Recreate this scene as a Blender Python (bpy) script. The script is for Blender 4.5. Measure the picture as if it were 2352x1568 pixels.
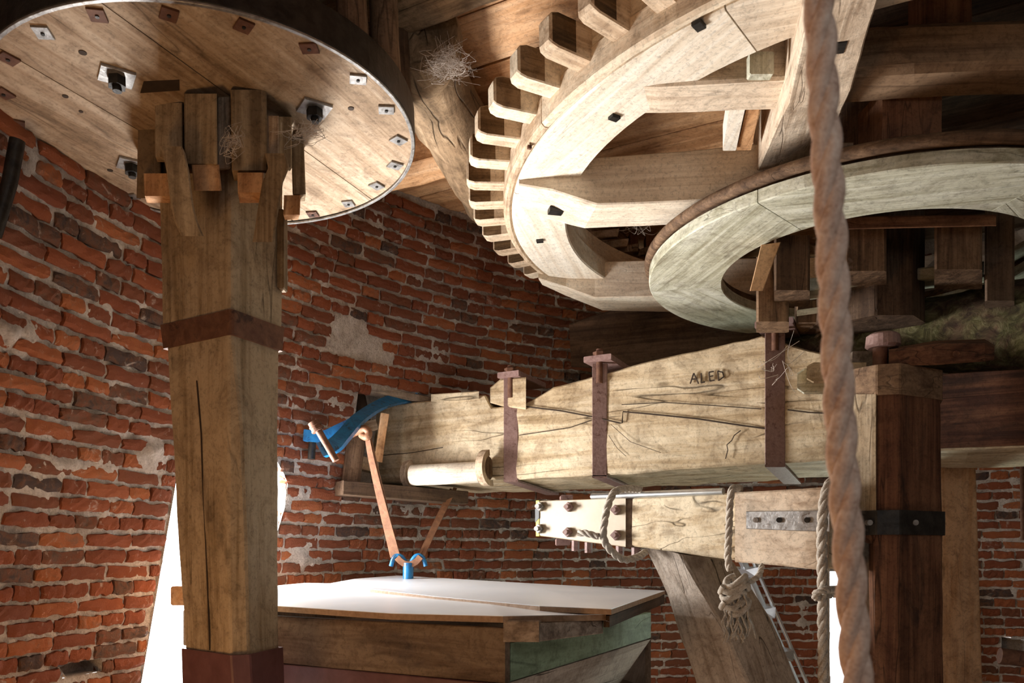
import bpy, math, random
import numpy as np
from mathutils import Vector, Matrix, noise

random.seed(7); rng = np.random.default_rng(7)
S = bpy.context.scene
COL = S.collection
PI = math.pi
for o in list(bpy.data.objects): bpy.data.objects.remove(o)

# ------------------------------------------------------------------ camera, world, lights, exposure
F, CX, YH, EZ = 1800.0, 1176.0, 1268.0, 1.65
cam = bpy.data.cameras.new('camera'); camo = bpy.data.objects.new('camera', cam); COL.objects.link(camo)
camo.location = (0, 0, EZ); camo.rotation_euler = (PI/2, 0, 0)
cam.sensor_width = 36; cam.lens = 36*F/2352; cam.shift_y = (YH-784)/2352
cam.clip_start = .05; cam.clip_end = 200
cam.dof.use_dof = True; cam.dof.focus_distance = 3.1; cam.dof.aperture_fstop = 6.5
S.camera = camo
S.view_settings.view_transform = 'Standard'; S.view_settings.look = 'None'
S.view_settings.exposure = 0.0; S.view_settings.gamma = 1; S.view_settings.use_curve_mapping = False

world = bpy.data.worlds.new('sky'); S.world = world; world.use_nodes = True
bg = world.node_tree.nodes['Background']; bg.inputs[0].default_value = (.93, .97, 1, 1); bg.inputs[1].default_value = 5.0

def area(name, loc, target, sx, sy, power, color):
    l = bpy.data.lights.new(name, 'AREA'); l.shape = 'RECTANGLE'; l.size = sx; l.size_y = sy
    l.energy = power; l.color = color
    o = bpy.data.objects.new(name, l); COL.objects.link(o); o.location = loc
    o.rotation_euler = (Vector(target)-Vector(loc)).to_track_quat('-Z', 'Y').to_euler()
    return o
# daylight entering through the two windows in view, then unseen lights added out of view
area('daylight_left_window', (-1.50, 3.62, 1.46), (.9, 3.2, 1.90), .62, 1.2, 250, (1, .975, .945))
area('daylight_right_window', (2.15, 4.75, 1.0), (1.0, 3.0, 1.6), .45, 1.2, 18, (.88, 1, .86))
area('warm_lamp_low_left', (-1.35, .75, .55), (-.9, 2.8, 2.7), .5, .7, 18, (1, .56, .24))  # unseen warm lamp added low on the left, not daylight
area('fill_behind_camera', (.5, -1.1, 2.5), (.3, 2.2, .7), 1.0, 1.0, 22, (.93, .97, 1))  # added fill for lid and beam fronts; no window is built there
area('fill_from_floor', (.9, 1.9, .2), (.4, 3.0, 3), .6, .6, 3, (1, .95, .88))  # added weak fill from below; the floor has no hatch

# ------------------------------------------------------------------ picture <-> world helpers (real positions, metres)
def P(x, y, Y): return Vector(((x-CX)/F*Y, Y, EZ+(YH-y)/F*Y))
def U(x, y, h):                                   # on the horizontal plane h above the eye
    Y = F*h/(YH-y); return Vector(((x-CX)/F*Y, Y, EZ+h))
def px(p):
    return (CX+F*p[0]/p[1], YH-F*(p[2]-EZ)/p[1])
def lerp(a, b, t): return a+(b-a)*t
def inpoly(x, y, poly):
    c = False; n = len(poly)
    for i in range(n):
        x1, y1 = poly[i]; x2, y2 = poly[(i+1) % n]
        if (y1 > y) != (y2 > y) and x < (x2-x1)*(y-y1)/(y2-y1)+x1: c = not c
    return c

# ------------------------------------------------------------------ materials
MATS = {}
def newmat(name):
    m = bpy.data.materials.new(name); m.use_nodes = True
    nt = m.node_tree; b = nt.nodes['Principled BSDF']; MATS[name] = m
    return m, nt, b, nt.nodes.new, nt.links.new
def ramp(nt, stops):
    r = nt.nodes.new('ShaderNodeValToRGB'); e = r.color_ramp.elements
    while len(e) < len(stops): e.new(.5)
    for el, (p, c) in zip(e, stops): el.position = p; el.color = (*c, 1)
    return r
def noisen(nt, vec, scale, detail=5, rough=.6, dist=0.):
    n = nt.nodes.new('ShaderNodeTexNoise'); n.inputs['Scale'].default_value = scale
    n.inputs['Detail'].default_value = detail; n.inputs['Roughness'].default_value = rough; n.inputs['Distortion'].default_value = dist
    if vec is not None: nt.links.new(vec, n.inputs['Vector'])
    return n
def mathn(nt, op, a, b=None, c=None, clamp=False):
    n = nt.nodes.new('ShaderNodeMath'); n.operation = op; n.use_clamp = clamp
    for i, v in enumerate((a, b, c)):
        if v is None: continue
        if isinstance(v, (int, float)): n.inputs[i].default_value = v
        else: nt.links.new(v, n.inputs[i])
    return n.outputs[0]
def mixc(nt, fac, a, b, mode='MIX'):
    n = nt.nodes.new('ShaderNodeMix'); n.data_type = 'RGBA'; n.blend_type = mode
    for s, v in ((n.inputs[0], fac), (n.inputs[6], a), (n.inputs[7], b)):
        if isinstance(v, (int, float)): s.default_value = v
        elif isinstance(v, tuple): s.default_value = (*v, 1)
        else: nt.links.new(v, s)
    return n.outputs[2]
def coords(nt, scale):
    tc = nt.nodes.new('ShaderNodeTexCoord'); oi = nt.nodes.new('ShaderNodeObjectInfo')
    off = nt.nodes.new('ShaderNodeVectorMath'); off.operation = 'ADD'
    mul = mathn(nt, 'MULTIPLY', oi.outputs['Random'], 37.)
    nt.links.new(tc.outputs['Object'], off.inputs[0]); nt.links.new(mul, off.inputs[1])
    mp = nt.nodes.new('ShaderNodeMapping'); mp.inputs['Scale'].default_value = scale
    nt.links.new(off.outputs[0], mp.inputs[0]); return mp.outputs[0], oi.outputs['Random'], off.outputs[0]
def wood(name, dark, mid, light, rough=.75, grain=26., blotch=3.2, crack=.55, knots=True, bump=.35, vary=.18, stain=(.05, .03, .02), stainamt=.35, grime=.55):
    m, nt, b, N, L = newmat(name)
    v, rnd, raw = coords(nt, (1.3, grain, grain))
    n1 = noisen(nt, v, 1, 7, .62, .7)
    v2, _, _ = coords(nt, (3.5, grain*5, grain*5)); n2 = noisen(nt, v2, 1, 3, .6, .2)
    n3 = noisen(nt, raw, blotch, 4, .6, .4)
    g = mathn(nt, 'ADD', mathn(nt, 'MULTIPLY', n1.outputs[0], .62), mathn(nt, 'MULTIPLY', n2.outputs[0], .2))
    g = mathn(nt, 'ADD', g, mathn(nt, 'MULTIPLY', n3.outputs[0], .22))
    g = mathn(nt, 'ADD', g, mathn(nt, 'MULTIPLY', mathn(nt, 'SUBTRACT', rnd, .5), vary))
    col = ramp(nt, [(.385, dark), (.50, mid), (.615, light)]); L(g, col.inputs[0]); c = col.outputs[0]
    # stains with a shape of their own
    vs, _, _ = coords(nt, (1.6, 5, 5)); ns = noisen(nt, vs, 1.4, 5, .65, 1.2)
    sm = ramp(nt, [(.56, (0, 0, 0)), (.70, (1, 1, 1))]); L(ns.outputs[0], sm.inputs[0])
    c = mixc(nt, mathn(nt, 'MULTIPLY', sm.outputs[0], stainamt), c, stain)
    # drying cracks that run with the grain
    vc, _, _ = coords(nt, (.9, grain*.55, grain*.55)); nc = noisen(nt, vc, 1, 2, .5, .3)
    ab = mathn(nt, 'ABSOLUTE', mathn(nt, 'SUBTRACT', nc.outputs[0], .5))
    cr = ramp(nt, [(0, (1, 1, 1)), (.012, (0, 0, 0))]); L(ab, cr.inputs[0])
    vm, _, _ = coords(nt, (1.2, 4, 4)); nm = noisen(nt, vm, 1.5, 2)
    mk = ramp(nt, [(.50, (0, 0, 0)), (.58, (1, 1, 1))]); L(nm.outputs[0], mk.inputs[0])
    crack_f = mathn(nt, 'MULTIPLY', mathn(nt, 'MULTIPLY', cr.outputs[0], mk.outputs[0]), crack)
    c = mixc(nt, crack_f, c, tuple(x*.18 for x in dark))
    if knots:
        vk, _, _ = coords(nt, (2.2, 6, 6)); vo = N('ShaderNodeTexVoronoi'); vo.inputs['Scale'].default_value = 1.1; L(vk, vo.inputs['Vector'])
        kr = ramp(nt, [(.04, (1, 1, 1)), (.10, (0, 0, 0))]); L(vo.outputs['Distance'], kr.inputs[0])
        c = mixc(nt, mathn(nt, 'MULTIPLY', kr.outputs[0], .6), c, tuple(x*.45 for x in dark))
            # dust, nicks and grime at small scale
    nd = noisen(nt, raw, 70, 6, .75, .6); nd2 = noisen(nt, raw, 9, 6, .72, 1.0)
    dr = ramp(nt, [(.34, (.35, .35, .35)), (.5, (1, 1, 1)), (.7, (1.0, 1.0, 1.0))]); L(nd.outputs[0], dr.inputs[0])
    c = mixc(nt, .55, c, dr.outputs[0], 'MULTIPLY')
    dr2 = ramp(nt, [(.36, (.45, .40, .36)), (.52, (1, 1, 1))]); L(nd2.outputs[0], dr2.inputs[0])
    c = mixc(nt, grime, c, dr2.outputs[0], 'MULTIPLY')
    if knots:
        # worm holes
        vw = N('ShaderNodeTexVoronoi'); vw.inputs['Scale'].default_value = 48; L(raw, vw.inputs['Vector'])
        wr = ramp(nt, [(.045, (1, 1, 1)), (.07, (0, 0, 0))]); L(vw.outputs['Distance'], wr.inputs[0])
        c = mixc(nt, mathn(nt, 'MULTIPLY', wr.outputs[0], .55), c, tuple(x*.3 for x in dark))
    L(c, b.inputs['Base Color']); b.inputs['Roughness'].default_value = rough
    b.inputs['Specular IOR Level'].default_value = .25
    bp = N('ShaderNodeBump'); bp.inputs['Strength'].default_value = bump; bp.inputs['Distance'].default_value = .012
    hh = mathn(nt, 'SUBTRACT', mathn(nt, 'ADD', mathn(nt, 'ADD', g, mathn(nt, 'MULTIPLY', nd.outputs[0], .35)), mathn(nt, 'MULTIPLY', n3.outputs[0], .5)), mathn(nt, 'MULTIPLY', crack_f, 1.2))
    L(hh, bp.inputs['Height']); L(bp.outputs[0], b.inputs['Normal'])
    return m
def plain(name, c1, c2, rough=.5, metal=0., scale=20, bump=.2, spots=None, dist=.006):
    m, nt, b, N, L = newmat(name)
    v, rnd, raw = coords(nt, (1, 1, 1)); n = noisen(nt, raw, scale, 6, .65, .3)
    r = ramp(nt, [(.35, c1), (.65, c2)]); L(n.outputs[0], r.inputs[0]); c = r.outputs[0]
    if spots:
        ns = noisen(nt, raw, scale*.6, 5, .7, .8); sr = ramp(nt, [(.57, (0, 0, 0)), (.66, (1, 1, 1))]); L(ns.outputs[0], sr.inputs[0])
        c = mixc(nt, sr.outputs[0], c, spots)
    L(c, b.inputs['Base Color']); b.inputs['Roughness'].default_value = rough; b.inputs['Metallic'].default_value = metal
    bp = N('ShaderNodeBump'); bp.inputs['Strength'].default_value = bump; bp.inputs['Distance'].default_value = dist
    L(n.outputs[0], bp.inputs['Height']); L(bp.outputs[0], b.inputs['Normal'])
    return m
W_PALE = wood('dusty_pale_wood', (.60, .49, .37), (.74, .64, .51), (.84, .77, .66), grime=.22, crack=.25, bump=.2, stainamt=.12, stain=(.30, .22, .15))
W_RING = wood('greenish_pale_wood', (.34, .32, .22), (.55, .54, .42), (.68, .68, .57), crack=.5, bump=.3, stainamt=.5, stain=(.16, .14, .09))
W_POST = wood('oak_shaft_wood', (.135, .088, .046), (.27, .195, .115), (.40, .31, .205), grain=22, crack=.6, stainamt=.45, stain=(.07, .045, .025))
W_BEAM = wood('yellow_oak_beam_wood', (.30, .205, .105), (.50, .38, .235), (.64, .53, .37), grain=16, crack=.8, stainamt=.5, stain=(.17, .105, .05), bump=.5)
W_ARM = wood('brown_oak_wood', (.32, .22, .14), (.56, .43, .31), (.72, .59, .45), crack=.4, stainamt=.2, stain=(.2, .13, .08))
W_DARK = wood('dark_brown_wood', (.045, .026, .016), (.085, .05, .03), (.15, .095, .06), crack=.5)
W_WEDGE = wood('wedge_oak_wood', (.19, .125, .065), (.34, .245, .145), (.48, .365, .23), crack=.3, stainamt=.2)
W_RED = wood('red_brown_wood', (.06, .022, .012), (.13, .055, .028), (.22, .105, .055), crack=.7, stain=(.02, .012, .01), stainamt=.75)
W_DISC = wood('flange_board_wood', (.20, .13, .075), (.36, .255, .165), (.50, .39, .28), grain=14, crack=.5, stainamt=.45, stain=(.14, .08, .045), bump=.35, vary=.05)
W_COG = wood('cog_wood', (.44, .31, .20), (.66, .51, .36), (.78, .66, .50), crack=.2, bump=.2, knots=False, stainamt=0)
W_PINE = wood('orange_pine_wood', (.36, .17, .07), (.56, .31, .15), (.68, .43, .25), grain=14, crack=.5, stainamt=.3, stain=(.18, .08, .03))
W_LOG = wood('bark_stripped_log_wood', (.17, .11, .06), (.36, .24, .14), (.55, .40, .25), grain=12, crack=.8, stainamt=.6, stain=(.10, .065, .04), bump=.7)
W_GREY = wood('weathered_grey_wood', (.20, .15, .115), (.36, .29, .23), (.50, .42, .35), grain=20, crack=.9, bump=.6)
W_BIN = wood('dark_stained_board_wood', (.04, .025, .017), (.095, .06, .038), (.20, .145, .10), grain=9, crack=.3, stainamt=.5, stain=(.03, .022, .03), bump=.3)
W_GREEN = wood('green_washed_board_wood', (.16, .22, .14), (.27, .37, .25), (.38, .50, .36), grain=9, crack=.4, stainamt=.4, stain=(.08, .10, .06))
W_SHADY = wood('brown_shaded_wood', (.08, .045, .025), (.16, .095, .055), (.27, .17, .10), crack=.5)  # brown wood; on the split arm it carries shade in its colour
W_MAROON = plain('maroon_paint', (.085, .03, .03), (.13, .055, .055), .45, 0, 14, .3)
IRON_RED = plain('red_oxide_painted_iron', (.20, .115, .10), (.29, .185, .165), .55, 0, 60, .35, (.13, .06, .045))
IRON_RUST = plain('rusty_iron', (.09, .035, .02), (.17, .08, .045), .75, .2, 30, .6, (.05, .02, .012))
IRON_DARK = plain('black_iron', (.012, .011, .010), (.04, .036, .032), .45, .5, 25, .5)
IRON_GREY = plain('grey_iron', (.22, .21, .20), (.42, .41, .40), .42, .75, 40, .3, (.14, .11, .09))
ZINC = plain('galvanised_metal', (.50, .52, .52), (.68, .70, .70), .28, .9, 12, .1)
ALU = plain('aluminium', (.55, .58, .62), (.72, .75, .78), .3, .7, 12, .05)
BLUE = plain('blue_paint', (.005, .10, .27), (.01, .19, .44), .38, 0, 35, .25, (.012, .03, .05))
LEATHER = plain('brown_leather', (.15, .06, .028), (.27, .125, .06), .6, 0, 30, .4)
WHITE = plain('white_laminate', (.76, .80, .86), (.84, .87, .92), .3, 0, 3, .03)
EDGE = plain('chipboard_edge', (.26, .16, .09), (.38, .25, .16), .8, 0, 50, .4)
YELLOW = plain('yellow_tape', (.75, .60, .02), (.85, .70, .05), .5, 0, 10, .05)
BLACKTAPE = plain('black_tape', (.012, .012, .014), (.03, .03, .035), .5, 0, 10, .05)
BEIGE = plain('beige_painted_plate', (.32, .24, .15), (.40, .31, .21), .5, 0, 4, .1)
PLASTER = plain('lime_plaster', (.42, .37, .32), (.56, .50, .44), .9, 0, 9, .7)
INK = plain('carved_shadow_wood', (.03, .018, .01), (.05, .03, .018), .9)
DUSTY = plain('cobweb_dust', (.42, .36, .31), (.55, .48, .42), .9)
def fibre(name, c1, c2, c3):
    m, nt, b, N, L = newmat(name)
    v, rnd, raw = coords(nt, (1, 1, .18)); n = noisen(nt, raw, 260, 3, .7, 0); n2 = noisen(nt, raw, 45, 4, .6, .5)
    g = mathn(nt, 'ADD', mathn(nt, 'MULTIPLY', n.outputs[0], .5), mathn(nt, 'MULTIPLY', n2.outputs[0], .5))
    r = ramp(nt, [(.35, c1), (.5, c2), (.65, c3)]); L(g, r.inputs[0]); L(r.outputs[0], b.inputs['Base Color'])
    b.inputs['Roughness'].default_value = .9
    bp = N('ShaderNodeBump'); bp.inputs['Strength'].default_value = .9; bp.inputs['Distance'].default_value = .003
    L(g, bp.inputs['Height']); L(bp.outputs[0], b.inputs['Normal']); return m
ROPE = fibre('hemp_rope', (.42, .26, .19), (.64, .46, .36), (.80, .64, .53))
ROPE_GREY = fibre('grey_hemp_rope', (.22, .18, .14), (.40, .35, .29), (.58, .53, .46))
m, nt, b, N, L = newmat('mossy_bark')
v, rnd, raw = coords(nt, (1, 1, 1)); n = noisen(nt, raw, 22, 8, .7, .8); n2 = noisen(nt, raw, 5, 5, .65, .8)
r1 = ramp(nt, [(.35, (.05, .04, .015)), (.5, (.16, .14, .05)), (.66, (.36, .32, .16))]); L(n.outputs[0], r1.inputs[0])
r2 = ramp(nt, [(.40, (.07, .035, .02)), (.65, (.22, .13, .07))]); L(n.outputs[0], r2.inputs[0])
k = ramp(nt, [(.42, (0, 0, 0)), (.58, (1, 1, 1))]); L(n2.outputs[0], k.inputs[0])
L(mixc(nt, k.outputs[0], r2.outputs[0], r1.outputs[0]), b.inputs['Base Color']); b.inputs['Roughness'].default_value = .95
bp = N('ShaderNodeBump'); bp.inputs['Strength'].default_value = 1; bp.inputs['Distance'].default_value = .03; L(n.outputs[0], bp.inputs['Height']); L(bp.outputs[0], b.inputs['Normal'])
MOSS = m
def brickmat(name, attr):
    m, nt, b, N, L = newmat(name)
    tc = N('ShaderNodeTexCoord'); geo = N('ShaderNodeNewGeometry')
    if attr: a = N('ShaderNodeAttribute'); a.attribute_name = 'tone'; rnd = a.outputs['Fac']
    else: a = N('ShaderNodeObjectInfo'); rnd = a.outputs['Random']
    n1 = noisen(nt, geo.outputs['Position'], 28, 6, .7, .6); n2 = noisen(nt, geo.outputs['Position'], 130, 4, .7, .2)
    cr = ramp(nt, [(0, (.055, .045, .042)), (.05, (.115, .07, .05)), (.14, (.17, .065, .035)), (.45, (.195, .060, .031)), (.7, (.265, .080, .036)), (.88, (.35, .118, .046)), (1, (.24, .13, .085))])
    L(mathn(nt, 'ADD', mathn(nt, 'MULTIPLY', rnd, .92), mathn(nt, 'MULTIPLY', mathn(nt, 'SUBTRACT', n1.outputs[0], .5), .5)), cr.inputs[0])
    dk = mixc(nt, mathn(nt, 'MULTIPLY', n1.outputs[0], .75), cr.outputs[0], (.15, .055, .035), 'MULTIPLY')
    c = mixc(nt, mathn(nt, 'MULTIPLY', n1.outputs[0], .45), cr.outputs[0], (.10, .035, .02))
    # lime smeared over the faces
    n3 = noisen(nt, geo.outputs['Position'], 14, 7, .72, 1.2); sm = ramp(nt, [(.60, (0, 0, 0)), (.68, (1, 1, 1))]); L(n3.outputs[0], sm.inputs[0])
    c = mixc(nt, mathn(nt, 'MULTIPLY', sm.outputs[0], .55), c, (.46, .38, .33))
    L(c, b.inputs['Base Color']); b.inputs['Roughness'].default_value = .92; b.inputs['Specular IOR Level'].default_value = .15
    bp = N('ShaderNodeBump'); bp.inputs['Strength'].default_value = .8; bp.inputs['Distance'].default_value = .008
    L(mathn(nt, 'ADD', n1.outputs[0], mathn(nt, 'MULTIPLY', n2.outputs[0], .5)), bp.inputs['Height']); L(bp.outputs[0], b.inputs['Normal'])
    return m
BRICK = brickmat('brick_faces', False); BRICK_S = brickmat('brick_faces_far', True)
m, nt, b, N, L = newmat('lime_mortar'); geo = N('ShaderNodeNewGeometry')
n1 = noisen(nt, geo.outputs['Position'], 12, 7, .7, .8); n2 = noisen(nt, geo.outputs['Position'], 90, 5, .7, .2)
r = ramp(nt, [(.3, (.42, .35, .30)), (.5, (.66, .585, .53)), (.68, (.80, .74, .69))]); L(n1.outputs[0], r.inputs[0]); pr = ramp(nt, [(.38, (.50, .45, .40)), (.50, (1, 1, 1))]); L(n2.outputs[0], pr.inputs[0]); L(mixc(nt, .5, r.outputs[0], pr.outputs[0], 'MULTIPLY'), b.inputs['Base Color'])
b.inputs['Roughness'].default_value = .95
bp = N('ShaderNodeBump'); bp.inputs['Strength'].default_value = 1.0; bp.inputs['Distance'].default_value = .02
L(mathn(nt, 'ADD', n1.outputs[0], mathn(nt, 'MULTIPLY', n2.outputs[0], .9)), bp.inputs['Height']); L(bp.outputs[0], b.inputs['Normal'])
MORTAR = m

# ------------------------------------------------------------------ object helpers
WM = {}
def tag(o, label=None, cat=None, group=None, kind=None):
    if label: o['label'] = label
    if cat: o['category'] = cat
    if group: o['group'] = group
    if kind: o['kind'] = kind
    return o
def thing(name, label, cat, loc=(0, 0, 0), group=None, rot=None):
    o = bpy.data.objects.new(name, None); COL.objects.link(o); o.empty_display_size = .05
    M = Matrix.Translation(Vector(loc))
    if rot is not None: M = M @ rot
    o.matrix_world = M; WM[o.name] = M
    return tag(o, label, cat, group)
def frame(axis):
    x = Vector(axis).normalized(); up = Vector((0, 0, 1)) if abs(x.z) < .9 else Vector((0, 1, 0))
    y = up.cross(x).normalized(); z = x.cross(y)
    return Matrix((x, y, z)).transposed().to_4x4()
class MB:
    def __init__(s): s.v = []; s.f = []; s.sm = []
    def add(s, vs, fs, smooth=False):
        k = len(s.v); s.v += [tuple(p) for p in vs]
        for f in fs: s.f.append(tuple(i+k for i in f)); s.sm.append(smooth)
        return s
    def loft(s, rings, n=6, m=3, amp=0., chamfer=.006, closed=True, freq=6.):
        # rings of corner points -> chamfered, subdivided, slightly hewn timber
        R = []
        for ring in rings:
            ring = [Vector(p) for p in ring]; q = []; k = len(ring)
            for i in range(k):
                a, b_, c_ = ring[i-1], ring[i], ring[(i+1) % k]
                la = (a-b_).length; lc = (c_-b_).length
                q.append(b_+(a-b_)*min(.4, chamfer/max(la, 1e-4))); q.append(b_+(c_-b_)*min(.4, chamfer/max(lc, 1e-4)))
            full = []
            kk = len(q)
            for i in range(kk):
                full.append(q[i])
                if i % 2 == 1:
                    for t in range(1, m): full.append(q[i].lerp(q[(i+1) % kk], t/m))
            R.append(full)
        out = []
        for i in range(len(R)-1):
            for t in range(n): out.append([a.lerp(b_, t/n) for a, b_ in zip(R[i], R[i+1])])
        out.append(R[-1]); k = len(out[0]); vs = []
        for ring in out:
            c = sum(ring, Vector())/k
            for p in ring:
                if amp:
                    d = (p-c).normalized(); p = p+d*amp*(noise.noise(p*freq)+.5*noise.noise(p*freq*2.7+Vector((5, 1, 2))))
                vs.append(p)
        fs = [(i*k+j, i*k+(j+1) % k, (i+1)*k+(j+1) % k, (i+1)*k+j) for i in range(len(out)-1) for j in range(k)]
        fs.append(tuple(range(k))[::-1]); fs.append(tuple((len(out)-1)*k+j for j in range(k)))
        return s.add(vs, fs)
    def hexa(s, a, b, n=1, m=1, amp=0., chamfer=.003): return s.loft([a, b], n, m, amp, chamfer)
    def box(s, c, d, rot=None, chamfer=.002, n=1, m=1, amp=0.):
        c = Vector(c); rot = rot or Matrix.Identity(3); x, y, z = d[0]/2, d[1]/2, d[2]/2
        q = [(-y, -z), (y, -z), (y, z), (-y, z)]
        return s.loft([[c+rot @ Vector((sx, a, b)) for a, b in q] for sx in (-x, x)], n, m, amp, chamfer)
    def tube(s, pts, r, n=12, cap=True, smooth=True, sq=None):
        pts = [Vector(p) for p in pts]; rs = r if isinstance(r, (list, tuple)) else [r]*len(pts)
        vs = []; prev = None
        for i, p in enumerate(pts):
            t = (pts[min(i+1, len(pts)-1)]-pts[max(i-1, 0)]).normalized()
            if prev is None:
                u = t.cross(Vector((0, 0, 1)) if abs(t.z) < .9 else Vector((0, 1, 0))).normalized()
            else: u = (prev-t*prev.dot(t)).normalized()
            prev = u; w = t.cross(u)
            for j in range(n):
                if sq: a, b_ = sq[j]; vs.append(p+u*a*rs[i]+w*b_*rs[i])
                else: an = 2*PI*j/n; vs.append(p+(u*math.cos(an)+w*math.sin(an))*rs[i])
        fs = [(i*n+j, i*n+(j+1) % n, (i+1)*n+(j+1) % n, (i+1)*n+j) for i in range(len(pts)-1) for j in range(n)]
        s.add(vs, fs, smooth)
        if cap: s.add(vs[:n], [tuple(range(n))[::-1]]); s.add(vs[-n:], [tuple(range(n))])
        return s
    def prism(s, poly, d, smooth=False):
        k = len(poly); d = Vector(d); vs = [Vector(p) for p in poly]; vs += [p+d for p in vs]
        return s.add(vs, [tuple(range(k))[::-1], tuple(range(k, 2*k))]+[(i, (i+1) % k, k+(i+1) % k, k+i) for i in range(k)], smooth)
    def arc(s, r0, r1, z0, z1, a0, a1, n=10, cham=.004):   # ring segment around local z
        prof = [(r0, z0+cham), (r0+cham, z0), (r1-cham, z0), (r1, z0+cham), (r1, z1), (r0, z1)]; k = len(prof); vs = []
        for i in range(n+1):
            a = lerp(a0, a1, i/n); c, sn = math.cos(a), math.sin(a)
            vs += [(r*c, r*sn, z) for r, z in prof]
        fs = [(i*k+j, (i+1)*k+j, (i+1)*k+(j+1) % k, i*k+(j+1) % k) for i in range(n) for j in range(k)]
        fs.append(tuple(range(k))); fs.append(tuple(n*k+j for j in range(k))[::-1])
        return s.add(vs, fs)
    def build(s, name, mat, parent=None, axis=None, local=False, mesh_only=False):
        A = np.array(s.v, dtype=float); c = (A.max(0)+A.min(0))/2
        if axis is None:
            q = A-A.mean(0); w, e = np.linalg.eigh(q.T @ q); axis = e[:, -1]
        M = Matrix.Translation(Vector(c)) @ frame(axis); Mi = np.array(M.inverted())
        B = A @ Mi[:3, :3].T+Mi[:3, 3]
        me = bpy.data.meshes.new(name); me.from_pydata(B.tolist(), [], s.f); me.materials.append(mat)
        me.polygons.foreach_set('use_smooth', s.sm)
        import bmesh
        bm = bmesh.new(); bm.from_mesh(me); bmesh.ops.recalc_face_normals(bm, faces=bm.faces); bm.to_mesh(me); bm.free()
        me.update()
        o = bpy.data.objects.new(name, me); COL.objects.link(o)
        if parent is not None:
            PM = WM.get(parent.name); o.parent = parent
            Wd = (PM @ M) if local else M
            o.matrix_parent_inverse = Matrix.Identity(4); o.matrix_basis = PM.inverted() @ Wd; WM[o.name] = Wd
        else: o.matrix_world = M; WM[o.name] = M
        return o
def boxpx(mb, x0, y0, x1, y1, Y, d, skew=0., **k):       # upright block: front face given, depth d
    a = [P(x0, y0, Y), P(x0, y1, Y), P(x1, y1, Y+skew), P(x1, y0, Y+skew)]
    dv = Vector((0, d, 0)); return mb.loft([a, [p+dv for p in a]], k.get('n', 1), k.get('m', 1), k.get('amp', 0), k.get('chamfer', .004))

# ------------------------------------------------------------------ round brick wall
WC = Vector((1.6, 1.92)); R0, TAPER = 3.27, .13
def wallp(th, h, off=0.):                        # off > 0 towards the room
    R = R0-TAPER*h-off
    return Vector((WC.x+R*math.cos(th), WC.y+R*math.sin(th), EZ+h))
LWIN = [(404, 1095), (430, 1030), (500, 985), (580, 985), (632, 1055), (650, 1088), (659, 1112), (652, 1165), (640, 1205), (600, 1330), (590, 1700), (280, 1700), (322, 1568)]
RWIN = [(1903, 1312), (2010, 1305), (2010, 1700), (1908, 1700)]
POCK = [(822, 893), (960, 905), (1060, 930), (1050, 1130), (800, 1120), (808, 1000)]
HOLE = [(2300, 1462), (2352, 1470), (2400, 1480), (2400, 1512), (2300, 1505)]
GAP = [(133, 1532), (160, 1520), (232, 1512), (231, 1540), (150, 1556)]
OPEN = [LWIN, RWIN, POCK, HOLE, GAP]
def opened(p):
    if p.y < .3: return False
    x, y = px(p); return any(inpoly(x, y, q) for q in OPEN)
SMEAR = [(705, 1285, 55, 60, .020), (20, 765, 70, 32, .020), (690, 1120, 32, 50, .014), (150, 1070, 130, 16, .013), (345, 1040, 45, 28, .016), (930, 1175, 90, 18, .012), (860, 860, 60, 40, .011), (990, 830, 70, 20, .009), (770, 930, 32, 30, .013), (1840, 1420, 25, 60, .012), (60, 400, 60, 40, .012)]   # thick lime smears
wall = MB(); H0, H1 = -1.65, 1.95
def grid(t0, t1, nt_, h0, h1, nh, amp):
    V = []; keep = {}
    mb_v = []
    for i in range(nt_+1):
        for j in range(nh+1):
            th = lerp(t0, t1, i/nt_); h = lerp(h0, h1, j/nh); p = wallp(th, h)
            a = amp*(.9*noise.noise(p*9)+.8*noise.noise(p*24)+.7*noise.noise(p*52)) if amp else 0
            if amp and p.y > .5:
                x, y = px(p)
                for cx_, cy_, rx, ry, am in SMEAR:
                    d2 = ((x-cx_)/rx)**2+((y-cy_)/ry)**2
                    if d2 < 4: a += am*math.exp(-d2)*(.8+.9*noise.noise(p*13))
            mb_v.append(wallp(th, h, a-.004 if amp else 0))
    fs = []
    for i in range(nt_):
        for j in range(nh):
            c = wallp(lerp(t0, t1, (i+.5)/nt_), lerp(h0, h1, (j+.5)/nh))
            if amp and opened(c): continue
            k = i*(nh+1)+j; fs.append((k, k+nh+1, k+nh+2, k+1))
    wall.add(mb_v, fs, True)
TA, TB = math.radians(56), math.radians(178)
grid(TA, TB, 560, -1.0, H1, 226, .0095)
grid(TB, TA+2*PI, 60, -1.0, H1, 2, 0)
grid(TA, TA+2*PI, 90, H0, -1.0, 2, 0)
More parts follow.
